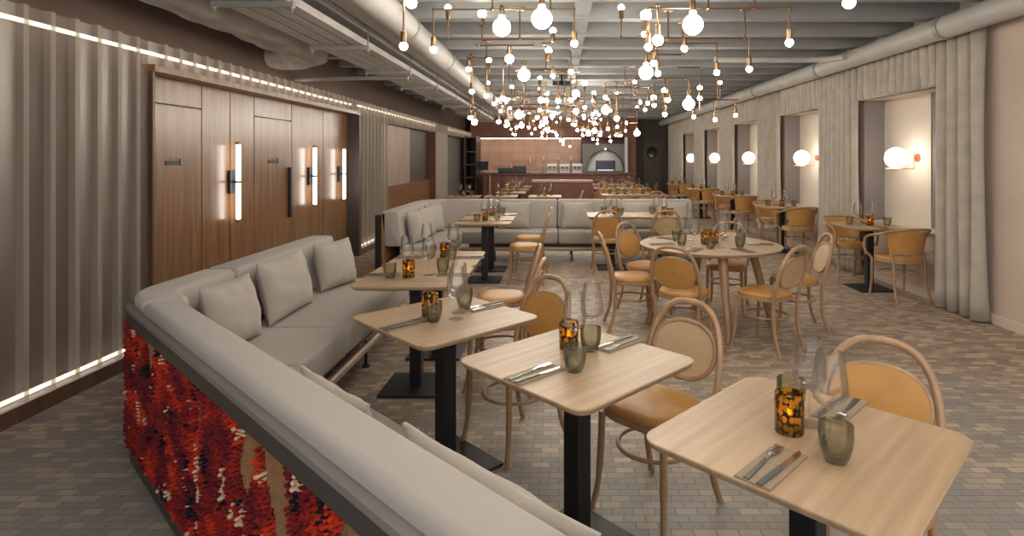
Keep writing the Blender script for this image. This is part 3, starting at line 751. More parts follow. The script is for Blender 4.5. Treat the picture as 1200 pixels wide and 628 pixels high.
def mk_fork():
    t = thing('fork', '', 'fork')
    mb = MB(); mb.rings([[(x*w, y, z+h) for x, h in ((-1,0),(1,0),(1,.003),(-1,.003))] for y, w, z in ((-.10,.0075,0),(-.02,.0055,0),(.01,.004,.002))]); mb.build('fork_grip', M['darksteel'], t, None)
    mb = MB(); mb.rings([[(x*w, y, z+h) for x, h in ((-1,0),(1,0),(1,.002),(-1,.002))] for y, w, z in ((.01,.004,.002),(.03,.004,.005),(.045,.011,.005),(.058,.012,.003))])
    for k in range(4):
        x = -.0095+.0063*k; mb.box((x-.0016,.058,.003),(x+.0016,.098,.005))
    mb.build('fork_head', M['steel'], t, None); t.scale = (1.12,1.12,1); return t
def mk_knife():
    t = thing('knife', '', 'knife')
    mb = MB(); mb.box((-.0075,-.105,0),(.0075,.0,.005)); bev(mb.build('knife_grip', M['darksteel'], t, None), .0015, 1)
    mb = MB(); mb.rings([[(x0,y,.001),(x1,y,.001),(x1,y,.003),(x0,y,.003)] for y, x0, x1 in ((0,-.006,.006),(.03,-.007,.009),(.08,-.007,.009),(.10,-.006,.004),(.108,-.005,-.002))]); mb.build('knife_blade', M['steel'], t, None)
    t.scale = (1.12,1.12,1); return t
wine, tumbler, candle, napkin, fork, knife = map(Maker, (mk_wine, mk_tumbler, mk_candle, mk_napkin, mk_fork, mk_knife))
def place_setting(x, y, yaw, ph, side):
    """napkin with fork and knife; yaw = direction (from diner to table middle) of local +y"""
    napkin((x,y,ZT), yaw, 'folded kraft napkin under cutlery on %s, %s' % (ph, side), 'folded napkins')
    c, s = math.cos(yaw), math.sin(yaw)
    fork((x-.022*c-.01*s*0, y-.022*s, ZT+.0061), yaw+.05, 'steel fork on the napkin of %s, %s' % (ph, side), 'forks')
    knife((x+.024*c, y+.024*s, ZT+.0061), yaw-.03, 'steel knife on the napkin of %s, %s' % (ph, side), 'knives')
def dress(cx, cy, ax, ph, cut=True, sides=('bench side','chair side'), swap=False, wines=2, lay=None, rnd=None):
    """ax = direction from the bench side to the chair side"""
    ux, uy = math.cos(ax), math.sin(ax); vx, vy = uy, -ux
    j = rnd or random.Random(int(cx*100+cy*37))
    def w(a, c): return (cx+ux*a+vx*c, cy+uy*a+vy*c, ZT)
    L = lay or dict(t1=(-.085,.11), t2=(.148,-.113), c=(-.004,-.053), w1=(.088,-.03), w2=(.0,.063))
    tumbler(w(*L['t1']), j.random()*6, 'smoky green tumbler on %s, %s' % (ph, sides[0]), 'smoky tumblers')
    tumbler(w(*L['t2']), j.random()*6, 'smoky green tumbler on %s, %s' % (ph, sides[1]), 'smoky tumblers')
    candle(w(*L['c']), j.random()*6, 'lit amber mosaic candle holder on %s' % ph, 'amber candle holders')
    wine(w(*L['w1']), 0, 'empty stemmed wine glass on %s, %s' % (ph, sides[1]), 'wine glasses')
    wine(w(*L['w2']), 0, 'empty stemmed wine glass on %s, %s' % (ph, sides[0]), 'wine glasses')
    if cut:
        p = w(-.235, -.0); place_setting(p[0], p[1], ax-PI/2, ph, sides[0])
        p = w(.265, .0); place_setting(p[0], p[1], ax+PI/2, ph, sides[1])

# ---- chairs
def hoop_pts(w=.222, zt=.885, n=22, y0=-.19, z0=.44):
    out = []
    for i in range(n+1):
        t = i/n; a = PI*t
        x = w*math.copysign(abs(math.cos(a))**.74, math.cos(a)); h = math.sin(a)**.74
        z = z0+(zt-z0)*h; k = (z-z0)/(zt-z0)
        out.append((x*(1-.10*(1-k)), y0-.115*k**1.15-.012*(1-(x/w)**2)*k, z))
    return out
def mk_chair(kind):
    t = thing('dining_chair', '', 'chair')
    f = rr(.41,.40,.15,6)
    def seat(i, tp=.06): return [(x*(1+tp*(y/.2)), y) for x, y in f(i)]
    mb = MB(); mb.stack(seat, [(.018,.425),(.002,.43),(0,.445),(.004,.455)]); mb.build('seat_frame', M['beech'], t)
    mb = MB(); mb.stack(seat, [(.010,.4555),(.006,.468),(.012,.484),(.035,.494),(.09,.499),(.15,.500)]); mb.build('seat', M['leather'], t, 60)
    mb = MB(); mb.tube(hoop_pts(), .0155, 10); mb.build('back_hoop', M['beech'], t, 60)
    # inner oval panel following the same lean
    def P(x, z): 
        k = (z-.44)/.445; return (x, -.19-.115*k**1.15-.018*(1-(x/.2)**2)*k, z)
    ring = []
    for i in range(32):
        a = 2*PI*i/32; ca, sa = math.cos(a), math.sin(a)
        ring.append(P(.173*math.copysign(abs(ca)**.85,ca)*(1-.10*(sa<0)*abs(sa)), .662+(.132 if sa>0 else .125)*math.copysign(abs(sa)**.85,sa)))
    mb = MB(); mb.tube(ring, .0115, 8, loop=True); mb.build('back_ring', M['beech'], t, 60)
    mb = MB()
    c = P(0,.662); off = .010 if kind == 'leather' else .002
    front = [[(c[0]+(p[0]-c[0])*k, p[1]*k+c[1]*(1-k)+off*(1+.6*(1-k*k)), c[2]+(p[2]-c[2])*k) for p in ring] for k in (1,.95,.85,.7,.5,.3,.1)]
    back = [[(c[0]+(p[0]-c[0])*k, p[1]*k+c[1]*(1-k)-off*(1+.6*(1-k*k)), c[2]+(p[2]-c[2])*k) for p in ring] for k in (.1,.3,.5,.7,.85,.95,1)]
    mb.rings(front+back); mb.build('backrest', M['leather'] if kind == 'leather' else M['cane'], t, 60)
    for s in (-1,1):   # short links between the oval and the hoop
        mb = MB(); a = P(s*.165,.65); mb.cyl(a, (s*.212,a[1],.65), .009, 8); mb.build('back_link', M['beech'], t)
    for s in (-1,1):
        mb = MB(); mb.tube(smooth_path([(s*.168,.165,.44),(s*.172,.168,.3),(s*.178,.178,.12),(s*.195,.205,0)],2), [.0175]*2+[.0165]*7+[.013]*(len(smooth_path([(0,0,0)]*4,2))-9), 9); mb.build('leg', M['beech'], t, 60)
        mb = MB(); mb.tube(smooth_path([(s*.185,-.19,.45),(s*.180,-.185,.36),(s*.178,-.195,.16),(s*.195,-.255,0)],2), .0155, 9); mb.build('leg', M['beech'], t, 60)
    mb = MB(); mb.tube([(.170*math.cos(2*PI*i/28), -.012+.172*math.sin(2*PI*i/28), .285) for i in range(28)], .0095, 8, loop=True); mb.build('stretcher', M['beech'], t, 60)
    return t
chairL = Maker(lambda: mk_chair('leather')); chairC = Maker(lambda: mk_chair('cane'))
def mk_arm():
    t = thing('armchair', '', 'chair')
    f = rr(.46,.43,.16,6)
    mb = MB(); mb.stack(f, [(.018,.425),(.002,.43),(0,.445),(.004,.455)]); mb.build('seat_frame', M['beech'], t)
    mb = MB(); mb.stack(f, [(.010,.4555),(.006,.468),(.012,.484),(.035,.494),(.09,.499),(.15,.500)]); mb.build('seat', M['leather'], t, 60)
    top = smooth_path([(.262,.20,.48),(.268,.235,.60),(.268,.19,.70),(.265,-.02,.735),(.252,-.19,.79),(.13,-.275,.815),(-.13,-.275,.815),(-.252,-.19,.79),(-.265,-.02,.735),(-.268,.19,.70),(-.268,.235,.60),(-.262,.20,.48)],3)
    mb = MB(); mb.tube(top, .0155, 10); mb.build('arm_rail', M['beech'], t, 60)
    low = [( .205*math.sin(a), -.085-.145*math.cos(a), .535) for a in [(-1.35+2.7*i/14) for i in range(15)]]
    mb = MB(); mb.tube(low, .0125, 8); mb.build('lower_rail', M['beech'], t, 60)
    mb = MB(); fr_, bk = [], []
    rows = []
    for k in range(6):
        q_ = k/5; row = []
        for i in range(15):
            a = -1.35+2.7*i/14; x0, y0, z0 = low[i]
            x1, y1 = .252*math.sin(a)/math.sin(1.35)*.98, -.085-.19*math.cos(a)*1.0+.0; z1 = .80-.03*abs(a)/1.35
            row.append(Vector((x0+(x1-x0)*q_, y0+(y1-y0)*q_, z0+(z1-z0)*q_)))
        rows.append(row)
    ring = []
    for r_ in rows:
        ins = [p*1 + Vector((-p.x*.07, .012, 0)) for p in r_]; ring.append([tuple(p) for p in r_]+[tuple(p) for p in ins[::-1]])
    mb.rings(ring); mb.build('backrest', M['leather'], t, 60)
    for s in (-1,1):
        mb = MB(); mb.tube([(s*.250,.20,.50),(s*.205,.175,.44),(s*.205,.178,.2),(s*.215,.20,0)], [.015,.0175,.0165,.012], 9); mb.build('leg', M['beech'], t, 60)
        mb = MB(); mb.tube([(s*.195,-.14,.54),(s*.19,-.165,.44),(s*.19,-.18,.2),(s*.205,-.245,0)], .0155, 9); mb.build('leg', M['beech'], t, 60)
    mb = MB(); mb.tube([(.195*math.cos(2*PI*i/28), -.0+.19*math.sin(2*PI*i/28), .30) for i in range(28)], .0095, 8, loop=True); mb.build('stretcher', M['beech'], t, 60)
    return t
arm = Maker(mk_arm)
def chair(mk, x, y, face, label, group='bentwood chairs'): return mk((x,y,0), face-PI/2, label, group)

# diagonal row of square tables
GT = 'square tables along the banquettes'
row = [(.735,1.715,'the frontmost square table'), (.075,2.377,'the second square table from the front'), (-.59,3.02,'the third square table from the front')]
lays = [None, dict(t1=(-.105,.085), t2=(.115,-.03), c=(.075,-.12), w1=(.19,-.09), w2=(.02,-.035)),
        dict(t1=(-.10,.04), t2=(.17,-.07), c=(-.05,-.07), w1=(.09,-.01), w2=(.01,.08))]
for i, (x, y, ph) in enumerate(row):
    sq((x,y,0), PI/4, ['square oak pedestal table cut by the lower frame edge, frontmost of all','square oak pedestal table facing the cane-backed chair, second from the front','square oak pedestal table third from the front, facing a leather-backed chair'][i], GT)
    dress(x, y, PI/4, ph, lay=lays[i])
chair(chairL, 1.075, 2.03, PI*1.25+.12, 'bentwood chair with tan leather back at the frontmost square table')
chair(chairC, .435, 2.665, PI*1.25, 'bentwood chair with woven cane back at the second square table from the front')
chair(chairL, -.262, 3.26, PI*1.25, 'bentwood chair with tan leather back at the third square table from the front')
# paired tables by the curved banquette
for i, (y, ph) in enumerate(((4.075,'closer half of the pair by the curved banquette'),(4.79,'further half of the pair by the curved banquette'))):
    sq((-1.0,y,0), 0, 'square oak table forming '+ph, GT)
    dress(-1.0, y, 0, ['paired table by curved bench, closer half','paired table by curved bench, further half'][i], lay=dict(t1=(-.16,.09) if i == 0 else (-.06,-.02), t2=(.17,-.075) if i == 0 else (.13,.1), c=(-.04,.06) if i == 0 else (.05,-.05), w1=(.08,-.02) if i == 0 else (.10,-.15), w2=(-.09,-.08) if i == 0 else (-.12,-.13)))
chair(chairL, -.47, 4.72, PI+.05, 'bentwood chair seen edge on, tucked at the further paired table by curved banquette')
chair(chairC, -.42, 4.12, PI-.12, 'bentwood chair seen edge on, tucked at the closer paired table by curved banquette')
for i, (y, ph) in enumerate(((7.60,'the closer half of the pair by the short bench arm'),(8.32,'the further half of the pair by the short bench arm'))):
    sq((-.97,y,0), 0, 'square oak table, '+ph, GT)
    dress(-.97, y, 0, ['paired table by short bench arm, closer half','paired table by short bench arm, further half'][i])
chair(chairL, -.44, 7.46, PI, 'bentwood chair in profile at the closer table of the short bench arm')
chair(chairL, -.42, 8.25, PI, 'bentwood chair in profile at the further table of the short bench arm')
for i, x in enumerate((.77,1.485)):
    ph = ['long bench table with leather-backed chair','long bench table with cane-backed chair'][i]
    sq((x,8.46,0), 0, 'square oak table before the long banquette, '+['at its cushioned middle','at its free end'][i], GT)
    dress(x, 8.46, -PI/2, ph)
chair(chairL, .66, 8.14, PI/2, 'bentwood chair with leather back turned to us at the long banquette')
chair(chairC, 1.47, 8.16, PI/2, 'bentwood chair with cane back turned to us at the long banquette')

# round table
def mk_round():
    t = thing('round_table', 'round oak table on four tapered legs ringed by six bentwood chairs', 'table')
    mb = MB(); mb.stack(circ(.665), [(.02,ZT-.028),(.004,ZT-.012),(0,ZT-.006),(0,ZT-.002),(.003,ZT)]); mb.build('tabletop', M['oak'], t, 25)
    mb = MB(); mb.stack(circ(.40), [(.0,ZT-.075),(.0,ZT-.028)]); mb.build('apron', M['oak_edge'], t, 25)
    for k in range(4):
        a = -PI/2+k*PI/2+.02; c, s = math.cos(a), math.sin(a)
        mb = MB(); mb.tube([(c*.40,s*.40,ZT-.028),(c*.60,s*.60,0)], [.045,.028], 12); mb.build('leg', M['beech'], t)
    return t
rt = mk_round(); RX, RY = 1.45, 5.58; rt.location = (RX,RY,0)
seats = [(chairL,.70,5.50,.02,'leather-seated bentwood chair in profile on the aisle side of the round table'),
         (chairL,1.06,4.93,1.05,'bentwood chair with leather oval back, turned to us before the round table'),
         (chairC,1.74,4.90,2.25,'bentwood chair with cane back, turned to us before the round table'),
         (chairC,2.22,5.47,PI-.1,'cane-backed bentwood chair on the window side of the round table'),
         (chairC,1.78,6.17,PI*1.5-.4,'cane-backed bentwood chair facing us from behind the round table'),
         (chairL,.93,6.10,-.8,'bentwood chair with leather back behind the round table, aisle side')]
names = ['aisle seat','leather back front seat','cane back front seat','window side seat','cane back rear seat','leather back rear seat']
for (mk, x, y, fc, lb), nm in zip(seats, names):
    chair(mk, x, y, fc, lb)
    a = math.atan2(y-RY, x-RX); c, s = math.cos(a), math.sin(a)
    place_setting(RX+.47*c, RY+.47*s, a+PI/2, 'round table', nm)
    tx_, ty_ = RX+.31*c-.10*s, RY+.31*s+.10*c; tumbler((tx_,ty_,ZT), a, 'smoky green tumbler on the round table before the %s' % nm, 'smoky tumblers')
    tx_, ty_ = RX+.26*c+.07*s, RY+.26*s-.07*c; wine((tx_,ty_,ZT), a, 'empty stemmed wine glass on the round table before the %s' % nm, 'wine glasses')
candle((RX-.05,RY-.03,ZT), 0, 'lit amber mosaic candle holder on the round table, closer to the aisle', 'amber candle holders')
candle((RX+.05,RY+.03,ZT), 1, 'lit amber mosaic candle holder on the round table, closer to the windows', 'amber candle holders')

# wall tables under the windows
for k in range(5):
    cy = 7.11+2.8*k; ph = 'the %s window table from the front' % ordw[k]
    sq((3.80,cy,0), 0, 'square oak table against the wall under the %s window recess from the front' % ordw[k], 'tables under the windows')
    dress(3.80, cy, PI/2, ph, cut=(k < 3), sides=('near chair side','far chair side'), lay=dict(t1=(-.06,.19), t2=(.08,-.20), c=(-.02,0), w1=(.12,.10), w2=(.10,-.09)))
    chair(arm, 3.87, cy-.50, PI/2+.12, 'leather-backed bentwood armchair on our side of the %s window table from the front' % ordw[k], 'armchairs under the windows')
    chair(arm, 3.80, cy+.52, -PI/2, 'leather-backed bentwood armchair facing us at the %s window table from the front' % ordw[k], 'armchairs under the windows')

# tables beyond the long banquette
far = [(-2.05,12.5,'corner'),(-1.25,12.6,'first'),(-.30,12.6,'middle'),(-1.15,14.0,'second'),(-1.15,15.4,'third'),(-1.15,16.8,'fourth'),
       (1.32,13.1,'a'),(2.08,13.1,'b'),(1.32,15.9,'c'),(2.08,15.9,'d'),(1.32,18.2,'e'),(2.08,18.2,'f')]
fl = {'corner':'table by the half-height wall','first':'first table beyond the banquette bend','middle':'far table before the service counter','second':'second table of the bar aisle','third':'third table of the bar aisle',
      'fourth':'fourth table of the bar aisle','a':'aisle table of the first far row','b':'window side table of the first far row','c':'aisle table of the second far row','d':'window side table of the second far row','e':'aisle table before the oven','f':'window side table before the oven'}
for i, (x, y, k) in enumerate(far):
    sq((x,y,0), 0, 'square oak table, the '+fl[k], 'far square tables')
    dress(x, y, PI/2 if x > 0 else 0, 'the '+fl[k], cut=False, sides=('our side','bar side') if x > 0 else ('wall side','aisle side'), lay=dict(t1=(-.14,.16), t2=(.14,-.16), c=(0,0), w1=(.12,.12), w2=(-.10,-.12)))
    if x > 0:
        chair(chairL, x, y-.48, PI/2, 'leather-backed chair, our side of the '+fl[k]); chair(chairC, x, y+.48, -PI/2, 'cane-backed chair, bar side of the '+fl[k])
    elif k not in ('corner','first','third'):
        chair(chairC, x+.5, y, PI, 'bentwood chair on the aisle side of the '+fl[k])

# ------------------------------------------------------------------ bar
t = thing('service_counter', 'dark red service counter with pale wood top in front of the bar', 'counter', (.09,15.5,0))
mb = MB()
mb.box((-.78,0,.08),(.8,.65,.95)); mb.build('counter_body', M['oxblood'], t, None)
mb = MB(); mb.box((-.82,-.04,.95),(.82,.7,1.0)); bev(mb.build('counter_top', M['oak'], t, None), .004)
for k in range(3):
    mb = MB(); mb.box((-.76+.52*k,-.02,.12),(-.26+.52*k,0,.92)); mb.build('counter_panel', M['oxblood'], t, None)
mb = MB(); mb.box((-.74,.05,0),(.76,.6,.08)); mb.build('plinth', M['black'], t, None)
t = thing('bar_counter', 'long oxblood bar counter across the back of the room', 'bar', (0,19.8,0))
mb = MB(); mb.box((-2.6,.05,.08),(2.6,.7,1.02)); mb.build('counter_body', M['oxblood'], t, None)
mb = MB(); mb.box((-2.72,-.03,1.02),(2.66,.78,1.08)); bev(mb.build('counter_top', M['oxblood'], t, None), .006)
for k in range(8):
    mb = MB(); mb.box((-2.58+.645*k,.025,.12),(-1.96+.645*k,.05,.98)); bev(mb.build('front_panel', M['oxblood'], t, None), .006)
mb = MB(); mb.box((-2.55,.1,0),(2.55,.65,.08)); mb.build('plinth', M['black'], t, None)
mb = MB(); mb.cyl((-2.35,-.1,0),(-2.35,-.1,1.02),.035,12); mb.build('end_post', M['beech'], t)
b = MB(); b.box((-2.3,20.62,1.0),(2.5,20.7,1.12)); 
t = thing('back_counter', 'pale back counter under the tiled wall behind the bar', 'counter', (-1.1,22.19,0))
mb = MB(); mb.box((-1.9,.05,0),(1.95,.68,1.0)); mb.build('counter_body', M['oxblood'], t, None)
mb = MB(); mb.box((-1.95,0,1.0),(1.98,.7,1.05)); mb.build('counter_top', M['white'], t, None)
ZB = 1.08
def machine(x, label):
    t = thing('coffee_machine', label, 'coffee machine', (x,20.12,ZB), 0, 'coffee machines on the bar'); t.scale = (.75,.75,.75)
    mb = MB(); mb.box((-.22,-.18,0),(.22,.2,.10)); mb.box((-.22,.02,.10),(.22,.2,.28)); mb.box((-.23,-.2,.28),(.23,.2,.40)); bev(mb.build('machine_body', M['white'], t, None), .012)
    for s in (-.1,.1):
        mb = MB(); mb.cyl((s,-.1,.20),(s,-.1,.28),.035,12); mb.build('group_head', M['black'], t)
    mb = MB(); mb.box((-.18,-.19,.10),(.18,-.02,.115)); mb.build('drip_tray', M['black'], t, None)
    mb = MB(); mb.box((-.2,-.16,.40),(.2,.18,.415)); mb.build('cup_rail', M['chrome'], t, None)
for x, lb in ((-.235,'white coffee machine on the bar, one place from the dark boxes'),(.20,'white coffee machine in the middle of the row on the bar'),(.63,'white coffee machine on the bar, beside the oven')):
    machine(x, lb)
for i, (x, w) in enumerate(((-1.85,.5),(-1.35,.42))):
    t = thing('display_box', ['low dark open box on the bar beside the stacked glasses','taller dark open box on the bar beside the taps'][i], 'box', (x,20.15,ZB))
    mb = MB(); h = (.16,.24)[i]
    mb.box((-w/2,-.15,0),(w/2,.15,.02)); mb.box((-w/2,-.15,0),(-w/2+.02,.15,h)); mb.box((w/2-.02,-.15,0),(w/2,.15,h)); mb.box((-w/2,.13,0),(w/2,.15,h)); mb.box((-w/2,-.15,0),(w/2,-.13,h)); mb.build('box_shell', M['teal'], t, None)
    mb = MB(); mb.box((-w/2+.02,-.13,.02),(w/2-.02,.13,.06)); mb.build('box_contents', M['black'], t, None)
def mk_tap():
    t = thing('bar_tap', '', 'tap')
    mb = MB(); mb.lathe([(.05,0),(.05,.02),(.02,.03),(.02,.34),(.035,.36),(.035,.42),(.015,.44)], 14); mb.cyl((0,0,.38),(0,-.1,.36),.014,8); mb.build('tap_column', M['chrome'], t)
    mb = MB(); mb.lathe([(.012,.44),(.016,.5),(.03,.53),(.012,.56)], 12); mb.build('tap_handle', M['white'], t)
    return t
tap = Maker(mk_tap)
for i, x in enumerate((-1.02,-.55,-.02,.42)):
    tap((x,20.46,ZB), 0, ['chrome bar tap beside the taller dark box','chrome bar tap before the first coffee machine','chrome bar tap between first and second coffee machine','chrome bar tap between second and third coffee machine'][i], 'bar taps')
gi = 0
for i in range(9):
    wine((-2.28+.10*i, 20.42+.05*(i%3), ZB), 0, '%s upright wine glass from the end post in the bar row' % ['first','second','third','fourth','fifth','sixth','seventh','eighth','ninth'][i], 'wine glasses on the bar')
t = thing('order_screen', 'dark tilted order screen at the open end of the bar', 'screen', (-2.62,19.9,ZB))
mb = MB(); mb.box((-.12,-.1,0),(.12,.1,.015)); mb.cyl((0,0,.015),(0,.03,.16),.015); mb.build('screen_foot', M['black'], t)
mb = MB(); mb.add([(-.2,-.12,.12),(.2,-.12,.12),(.2,.06,.40),(-.2,.06,.40),(-.2,-.095,.105),(.2,-.095,.105),(.2,.085,.385),(-.2,.085,.385)], [(0,1,2,3),(7,6,5,4),(0,4,5,1),(1,5,6,2),(2,6,7,3),(3,7,4,0)]); mb.build('screen_panel', M['teal'], t, None)
# pizza oven
t = thing('pizza_oven', 'domed pale mosaic pizza oven in a dark grey surround behind the bar', 'oven', (1.72,21.5,0))
mb = MB()
ring_o = [(-.85,0),( .85,0),(.85,2.12),(-.85,2.12)]
n = 24; arcp = [(.72*math.cos(PI*i/n), 1.12+.78*math.sin(PI*i/n)) for i in range(n+1)]
outer = [(.85,1.12)] + [(.85*max(-1,min(1,math.cos(PI*i/n)*1.5)), 1.12+1.0*min(1,math.sin(PI*i/n)*1.5)) for i in range(1,n)] + [(-.85,1.12)]
for i in range(n):
    a, c, d_, e_ = arcp[i], arcp[i+1], outer[i+1], outer[i]
    mb.add([(a[0],0,a[1]),(c[0],0,c[1]),(d_[0],0,d_[1]),(e_[0],0,e_[1]),(a[0],.5,a[1]),(c[0],.5,c[1]),(d_[0],.5,d_[1]),(e_[0],.5,e_[1])], [(0,1,2,3),(7,6,5,4),(0,4,5,1),(2,6,7,3)])
mb.box((-.85,0,0),(.85,.5,1.12)); mb.build('oven_surround', M['ovengrey'], t, None)
mb = MB(); rs = []
for k in range(7):
    q_ = k/6*PI/2; r_ = math.cos(q_)
    rs.append([(.71*math.cos(PI*i/n)*(.55+.45*r_), .35*math.cos(q_)+.05, 1.121+.76*math.sin(PI*i/n)*(.45+.55*r_)) for i in range(n+1)])
# dome is a half bowl bulging toward the room with a mouth cut into it
mb.rings([[(.71*k*math.cos(PI*i/n), .33-.25*math.sqrt(1-k*k), 1.121+.77*k*math.sin(PI*i/n)) for i in range(n+1)] for k in (.999,.93,.8,.62,.46,.46*.98)], cap0=False, cap1=True)
mb.build('oven_dome', M['ovendome'], t, 60)
mb = MB(); mb.box((-.36,-.02,1.125),(.36,.3,1.50)); mb.build('oven_mouth', M['darkglass'], t, None)
mb = MB(); mb.cyl((0,.0,1.93),(0,.10,1.93),.035,12); mb.build('oven_lamp', M['tubelamp'], t)
mb = MB(); mb.box((-.30,-.10,1.122),(.30,.05,1.17)); mb.build('oven_shelf', M['chrome'], t, None)
pipe_obj('flue_pipe', [(2.48,21.3,0),(2.48,21.3,2.36)], .07, M['white'], 'white vertical flue pipe beside the pizza oven', 'pipe')
t = thing('bar_shelf', 'dark wooden shelf unit at the corner where bar meets left openings', 'shelf', (-3.08,20.2,0))
mb = MB(); mb.box((-.2,1.15,0),(.2,1.2,2.36)); mb.build('shelf_back', M['dkdoor'], t, None)
for x_ in (-.2,.17):
    mb = MB(); mb.box((x_,0,0),(x_+.03,1.15,2.36)); mb.build('shelf_side', M['dkdoor'], t, None)
for z_ in (.4,.9,1.35,1.8,2.3):
    mb = MB(); mb.box((-.17,0,z_),(.17,1.15,z_+.03)); mb.build('shelf_board', M['walnut'], t, None)

# ------------------------------------------------------------------ chandeliers
def bulb_mesh(r, neck):
    mb = MB(); n = 16
    if neck: mb.lathe([(r*.30,r*1.35),(r*.34,r*1.1)] + [(r*math.sin(a), r*math.cos(a)) for a in [.42+(PI-.45)*i/9 for i in range(10)]], n)
    else: mb.lathe([(r*math.sin(a), r*math.cos(a)) for a in [.25+(PI-.28)*i/7 for i in range(8)]], 12)
    return mb.mesh('bulb', M['bulb'], 80)
BM = {'s': (bulb_mesh(.031,0), .031), 'm': (bulb_mesh(.043,0), .043), 'g': (bulb_mesh(.076,1), .076)}
_mb = MB(); _mb.lathe([(.014,.085),(.022,.078),(.023,.0),(.019,-.012)], 12); SOCK = _mb.mesh('socket', M['brass'], 40)
NCH = [0]
def chandelier(D, label, hor, bulbs, stems, group='brass pipe chandeliers', px=True, zpipe=None):
    """hor: (x0,x1,y) pipes; bulbs: (x,y,kind,dir,yh[,dD]); stems: (x,yh) up to the ceiling"""
    def W(x, y, dD=0): return Vector(at(x, y, D+dD)) if px else Vector((x, D+dD, y))
    c = W(*stems[0]); base = Vector((c.x, D, ZC))
    t = thing('chandelier', label, 'chandelier', base, 0, group)
    mb = MB()
    for x0, x1, y in hor:
        a, e = W(x0,y)-base, W(x1,y)-base; mb.cyl(a, e, .0085, 8)
        for q_ in (a, e): mb.ball(q_, .016, 8, 6)
    for x, y in stems:
        a = W(x,y)-base; mb.cyl(a, (a.x,a.y,-.012), .0085, 8); mb.ball(a, .02, 8, 6)
    for q_ in bulbs:
        x, y, k, dr, yh = q_[:5]; dD = q_[5] if len(q_) > 5 else 0
        p = W(x,y,dD)-base; h = W(x,yh)-base; r = BM[k][1]*(1.35 if k == 'g' else 1)
        if dD: mb.cyl(h, (p.x,p.y,h.z), .007, 8); mb.ball((p.x,p.y,h.z), .014, 8, 6)
        h = Vector((p.x, p.y, h.z)); sg = 1 if dr == 'd' else -1
        if abs(h.z-p.z) > r+.07: mb.cyl(h, (p.x,p.y,p.z+sg*(r+.07)), .0075, 8)
    mb.build('pipe_frame', M['brass'], t, 40)
    for x, y in stems:
        a = W(x,y)-base; m2 = MB(); m2.lathe([(.05,-.02),(.055,-.012),(.055,0)], 16, c=(a.x,a.y,0)); m2.build('ceiling_rose', M['brass'], t)
    for q_ in bulbs:
        x, y, k, dr, yh = q_[:5]; dD = q_[5] if len(q_) > 5 else 0
        p = W(x,y,dD)-base; r = BM[k][1]; sg = 1 if dr == 'd' else -1
        off = r*(1.33 if k == 'g' else .93)
        o = link('socket', SOCK, t, p+Vector((0,0,sg*off)))
        link('bulb', BM[k][0], o, Vector((0,0,-off)))
        if sg < 0: o.rotation_euler.x = PI
    NCH[0] += 1; return t
chandelier(4.35, 'brass chandelier with a lone dropping bulb beside the round white duct', [(440,500,-8)], [(473,54,'s','d',-8),(482,3,'m','d',-8)], [(460,-8)])
chandelier(5.1, 'brass bar chandelier with big globe hanging below its front beam', [(508,673,11)], [(508,58,'s','d',11),(673,51,'s','d',11),(588,32,'g','d',11,-.12),(635,22,'g','d',11,-.75)], [(577,11),(645,11)])
chandelier(5.65, 'brass chandelier with two upturned bulbs and a globe behind the big globe', [(525,667,46),(560,625,53)], [(525,9,'s','u',46),(565,16,'m','u',53),(648,36,'s','u',46),(597,69,'m','d',53),(643,59,'s','u',53)], [(609,46)])
chandelier(4.6, 'brass bar chandelier with slanted globe, closest to the window wall', [(762,926,10)], [(771,47,'m','d',10,-.1),(760,55,'s','d',10),(812,29,'g','d',10,-.2),(925,50,'s','d',10),(757,18,'m','u',60),(995,3,'m','d',10,-.6)], [(830,10),(884,10)])
chandelier(5.7, 'long low brass chandelier ending in a single drop bulb before the window wall', [(727,873,45)], [(728,9,'s','u',45),(878,81,'s','d',45),(766,74,'s','d',45),(802,57,'s','d',45)], [(783,45),(873,45)])
chandelier(6.2, 'brass chandelier with hooked arm carrying one drop bulb, above the round table', [(757,840,51),(757,800,64)], [(840,85,'s','d',51),(757,85,'g','d',64),(771,86,'s','d',64),(755,40,'s','d',30)], [(800,51)])
chandelier(7.6, 'brass chandelier with a big hanging globe and paired bulbs before the curtains', [(745,803,92),(795,821,79)], [(807,122,'g','d',92),(820,115,'s','d',79),(820,103,'s','u',130),(783,117,'s','d',92),(779,134,'s','d',92),(778,106,'s','u',120)], [(770,92)])
chandelier(8.8, 'brass chandelier with three small drops close to the thick wall pipe', [(824,863,117)], [(844,97,'s','u',117),(838,140,'s','d',117),(862,135,'s','d',117),(813,137,'s','d',117)], [(841,117)])
chandelier(7.2, 'brass chandelier with four drops over the pair of tables by the short bench arm', [(548,600,68)], [(549,81,'s','d',68),(553,107,'s','d',68),(573,71,'s','u',85),(570,112,'s','d',68),(589,115,'s','d',68)], [(570,68)])
chandelier(7.4, 'brass chandelier with a big globe in front of the dark projector', [(605,671,82)], [(614,88,'g','d',75),(648,89,'s','d',78),(669,84,'s','d',60),(669,117,'s','d',82),(654,118,'s','d',82),(640,118,'s','u',95)], [(640,82)])
chandelier(8.2, 'small brass pendant with a globe bulb hung beside the white duct', [(548,560,128)], [(556,143,'m','d',128),(551,138,'s','d',128)], [(554,128)])
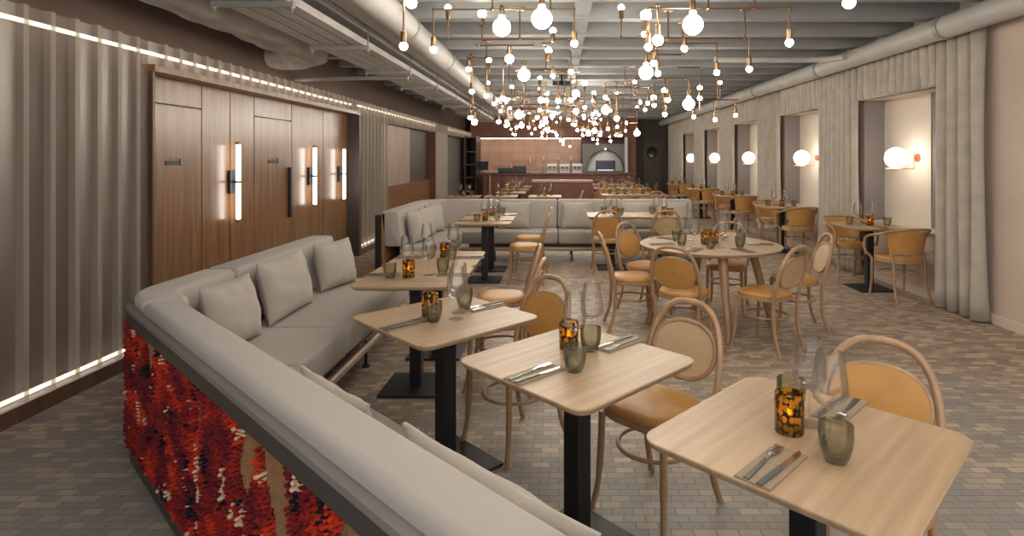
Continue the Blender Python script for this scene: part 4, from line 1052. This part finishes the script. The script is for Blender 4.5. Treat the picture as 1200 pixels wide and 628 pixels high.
def far_chand(X, D, label, seed, zmin=0, nb=7):
    rr_ = random.Random(seed); z1 = rr_.uniform(2.62,2.82); w1 = rr_.uniform(.35,.6); z2 = z1-rr_.uniform(.12,.25)
    hor = [(X-w1,X+w1*rr_.uniform(.6,1),z1),(X-w1*.5,X+w1*1.1,z2)]
    B = []
    for i in range(nb):
        hh = hor[i % 2]; x = rr_.choice((hh[0],hh[1],rr_.uniform(hh[0],hh[1])))
        dr = 'd' if rr_.random() < .68 else 'u'; k = ('g' if seed % 2 else 'm') if i == 0 else ('m' if i == 1 and seed % 3 == 0 else 's')
        z = hh[2]-rr_.uniform(.16,.42) if dr == 'd' else hh[2]+rr_.uniform(.14,.26)
        dd_ = rr_.choice((0,rr_.uniform(-.45,.45)))
        B.append((x, max(z, zmin), k, dr, hh[2], 0 if zmin else dd_))
    stems = [(X-w1*.2,z1),(X+w1*.3,z2)]
    chandelier(D, label, hor, B, stems, px=False)
o8 = ['first','second','third','fourth','fifth','sixth','seventh']
for k in range(7):
    far_chand(-.68-.06*k, 9.0+1.75*k, '%s clustered bulb chandelier in the far row over the aisle side' % o8[k], 100+k)
    far_chand(.17+.03*k, 9.75+1.75*k, '%s clustered bulb chandelier in the far row along the room middle' % o8[k], 200+k)
    far_chand(1.15+.06*k, 9.35+1.75*k, '%s clustered bulb chandelier in the far row toward the windows' % o8[k], 300+k)
# the installation goes on over the camera and behind it
for i, (X, D) in enumerate(((-.7,1.95),(.9,1.85),(2.4,1.95),(-.7,.7),(.3,.8),(2.0,.7),(-.6,-.6),(1.4,-.6))):
    far_chand(X, D, 'brass pipe chandelier overhead, %s of those above the frame' % (o8+['eighth'])[i], 400+i, zmin=2.36, nb=9)

# ------------------------------------------------------------------ world, camera, view
w = bpy.data.worlds.new('World'); sc.world = w; w.use_nodes = True
bg = w.node_tree.nodes['Background']; bg.inputs[0].default_value = (.94,.94,1,1); bg.inputs[1].default_value = 1.0
cam = bpy.data.cameras.new('Camera'); co = bpy.data.objects.new('Camera', cam); COL.link(co); sc.camera = co
co.location = (0,0,CAMZ); co.rotation_euler = (PI/2,0,0)
cam.sensor_fit = 'HORIZONTAL'; cam.sensor_width = 36; cam.lens = FPX/1200*36; cam.clip_start = .02
cam.shift_x = -(VX-600)/1200; cam.shift_y = -(314-VY)/1200
sc.view_settings.view_transform = 'Standard'; sc.view_settings.look = 'None'; sc.view_settings.gamma = 1; sc.view_settings.use_curve_mapping = False
sc.view_settings.exposure = 1.0
cy = sc.cycles
cy.use_denoising = True; cy.max_bounces = 8; cy.diffuse_bounces = 4; cy.glossy_bounces = 3; cy.transparent_max_bounces = 24; cy.transmission_bounces = 6
cy.sample_clamp_indirect = 4; cy.use_light_tree = True; cy.caustics_reflective = False; cy.caustics_refractive = False
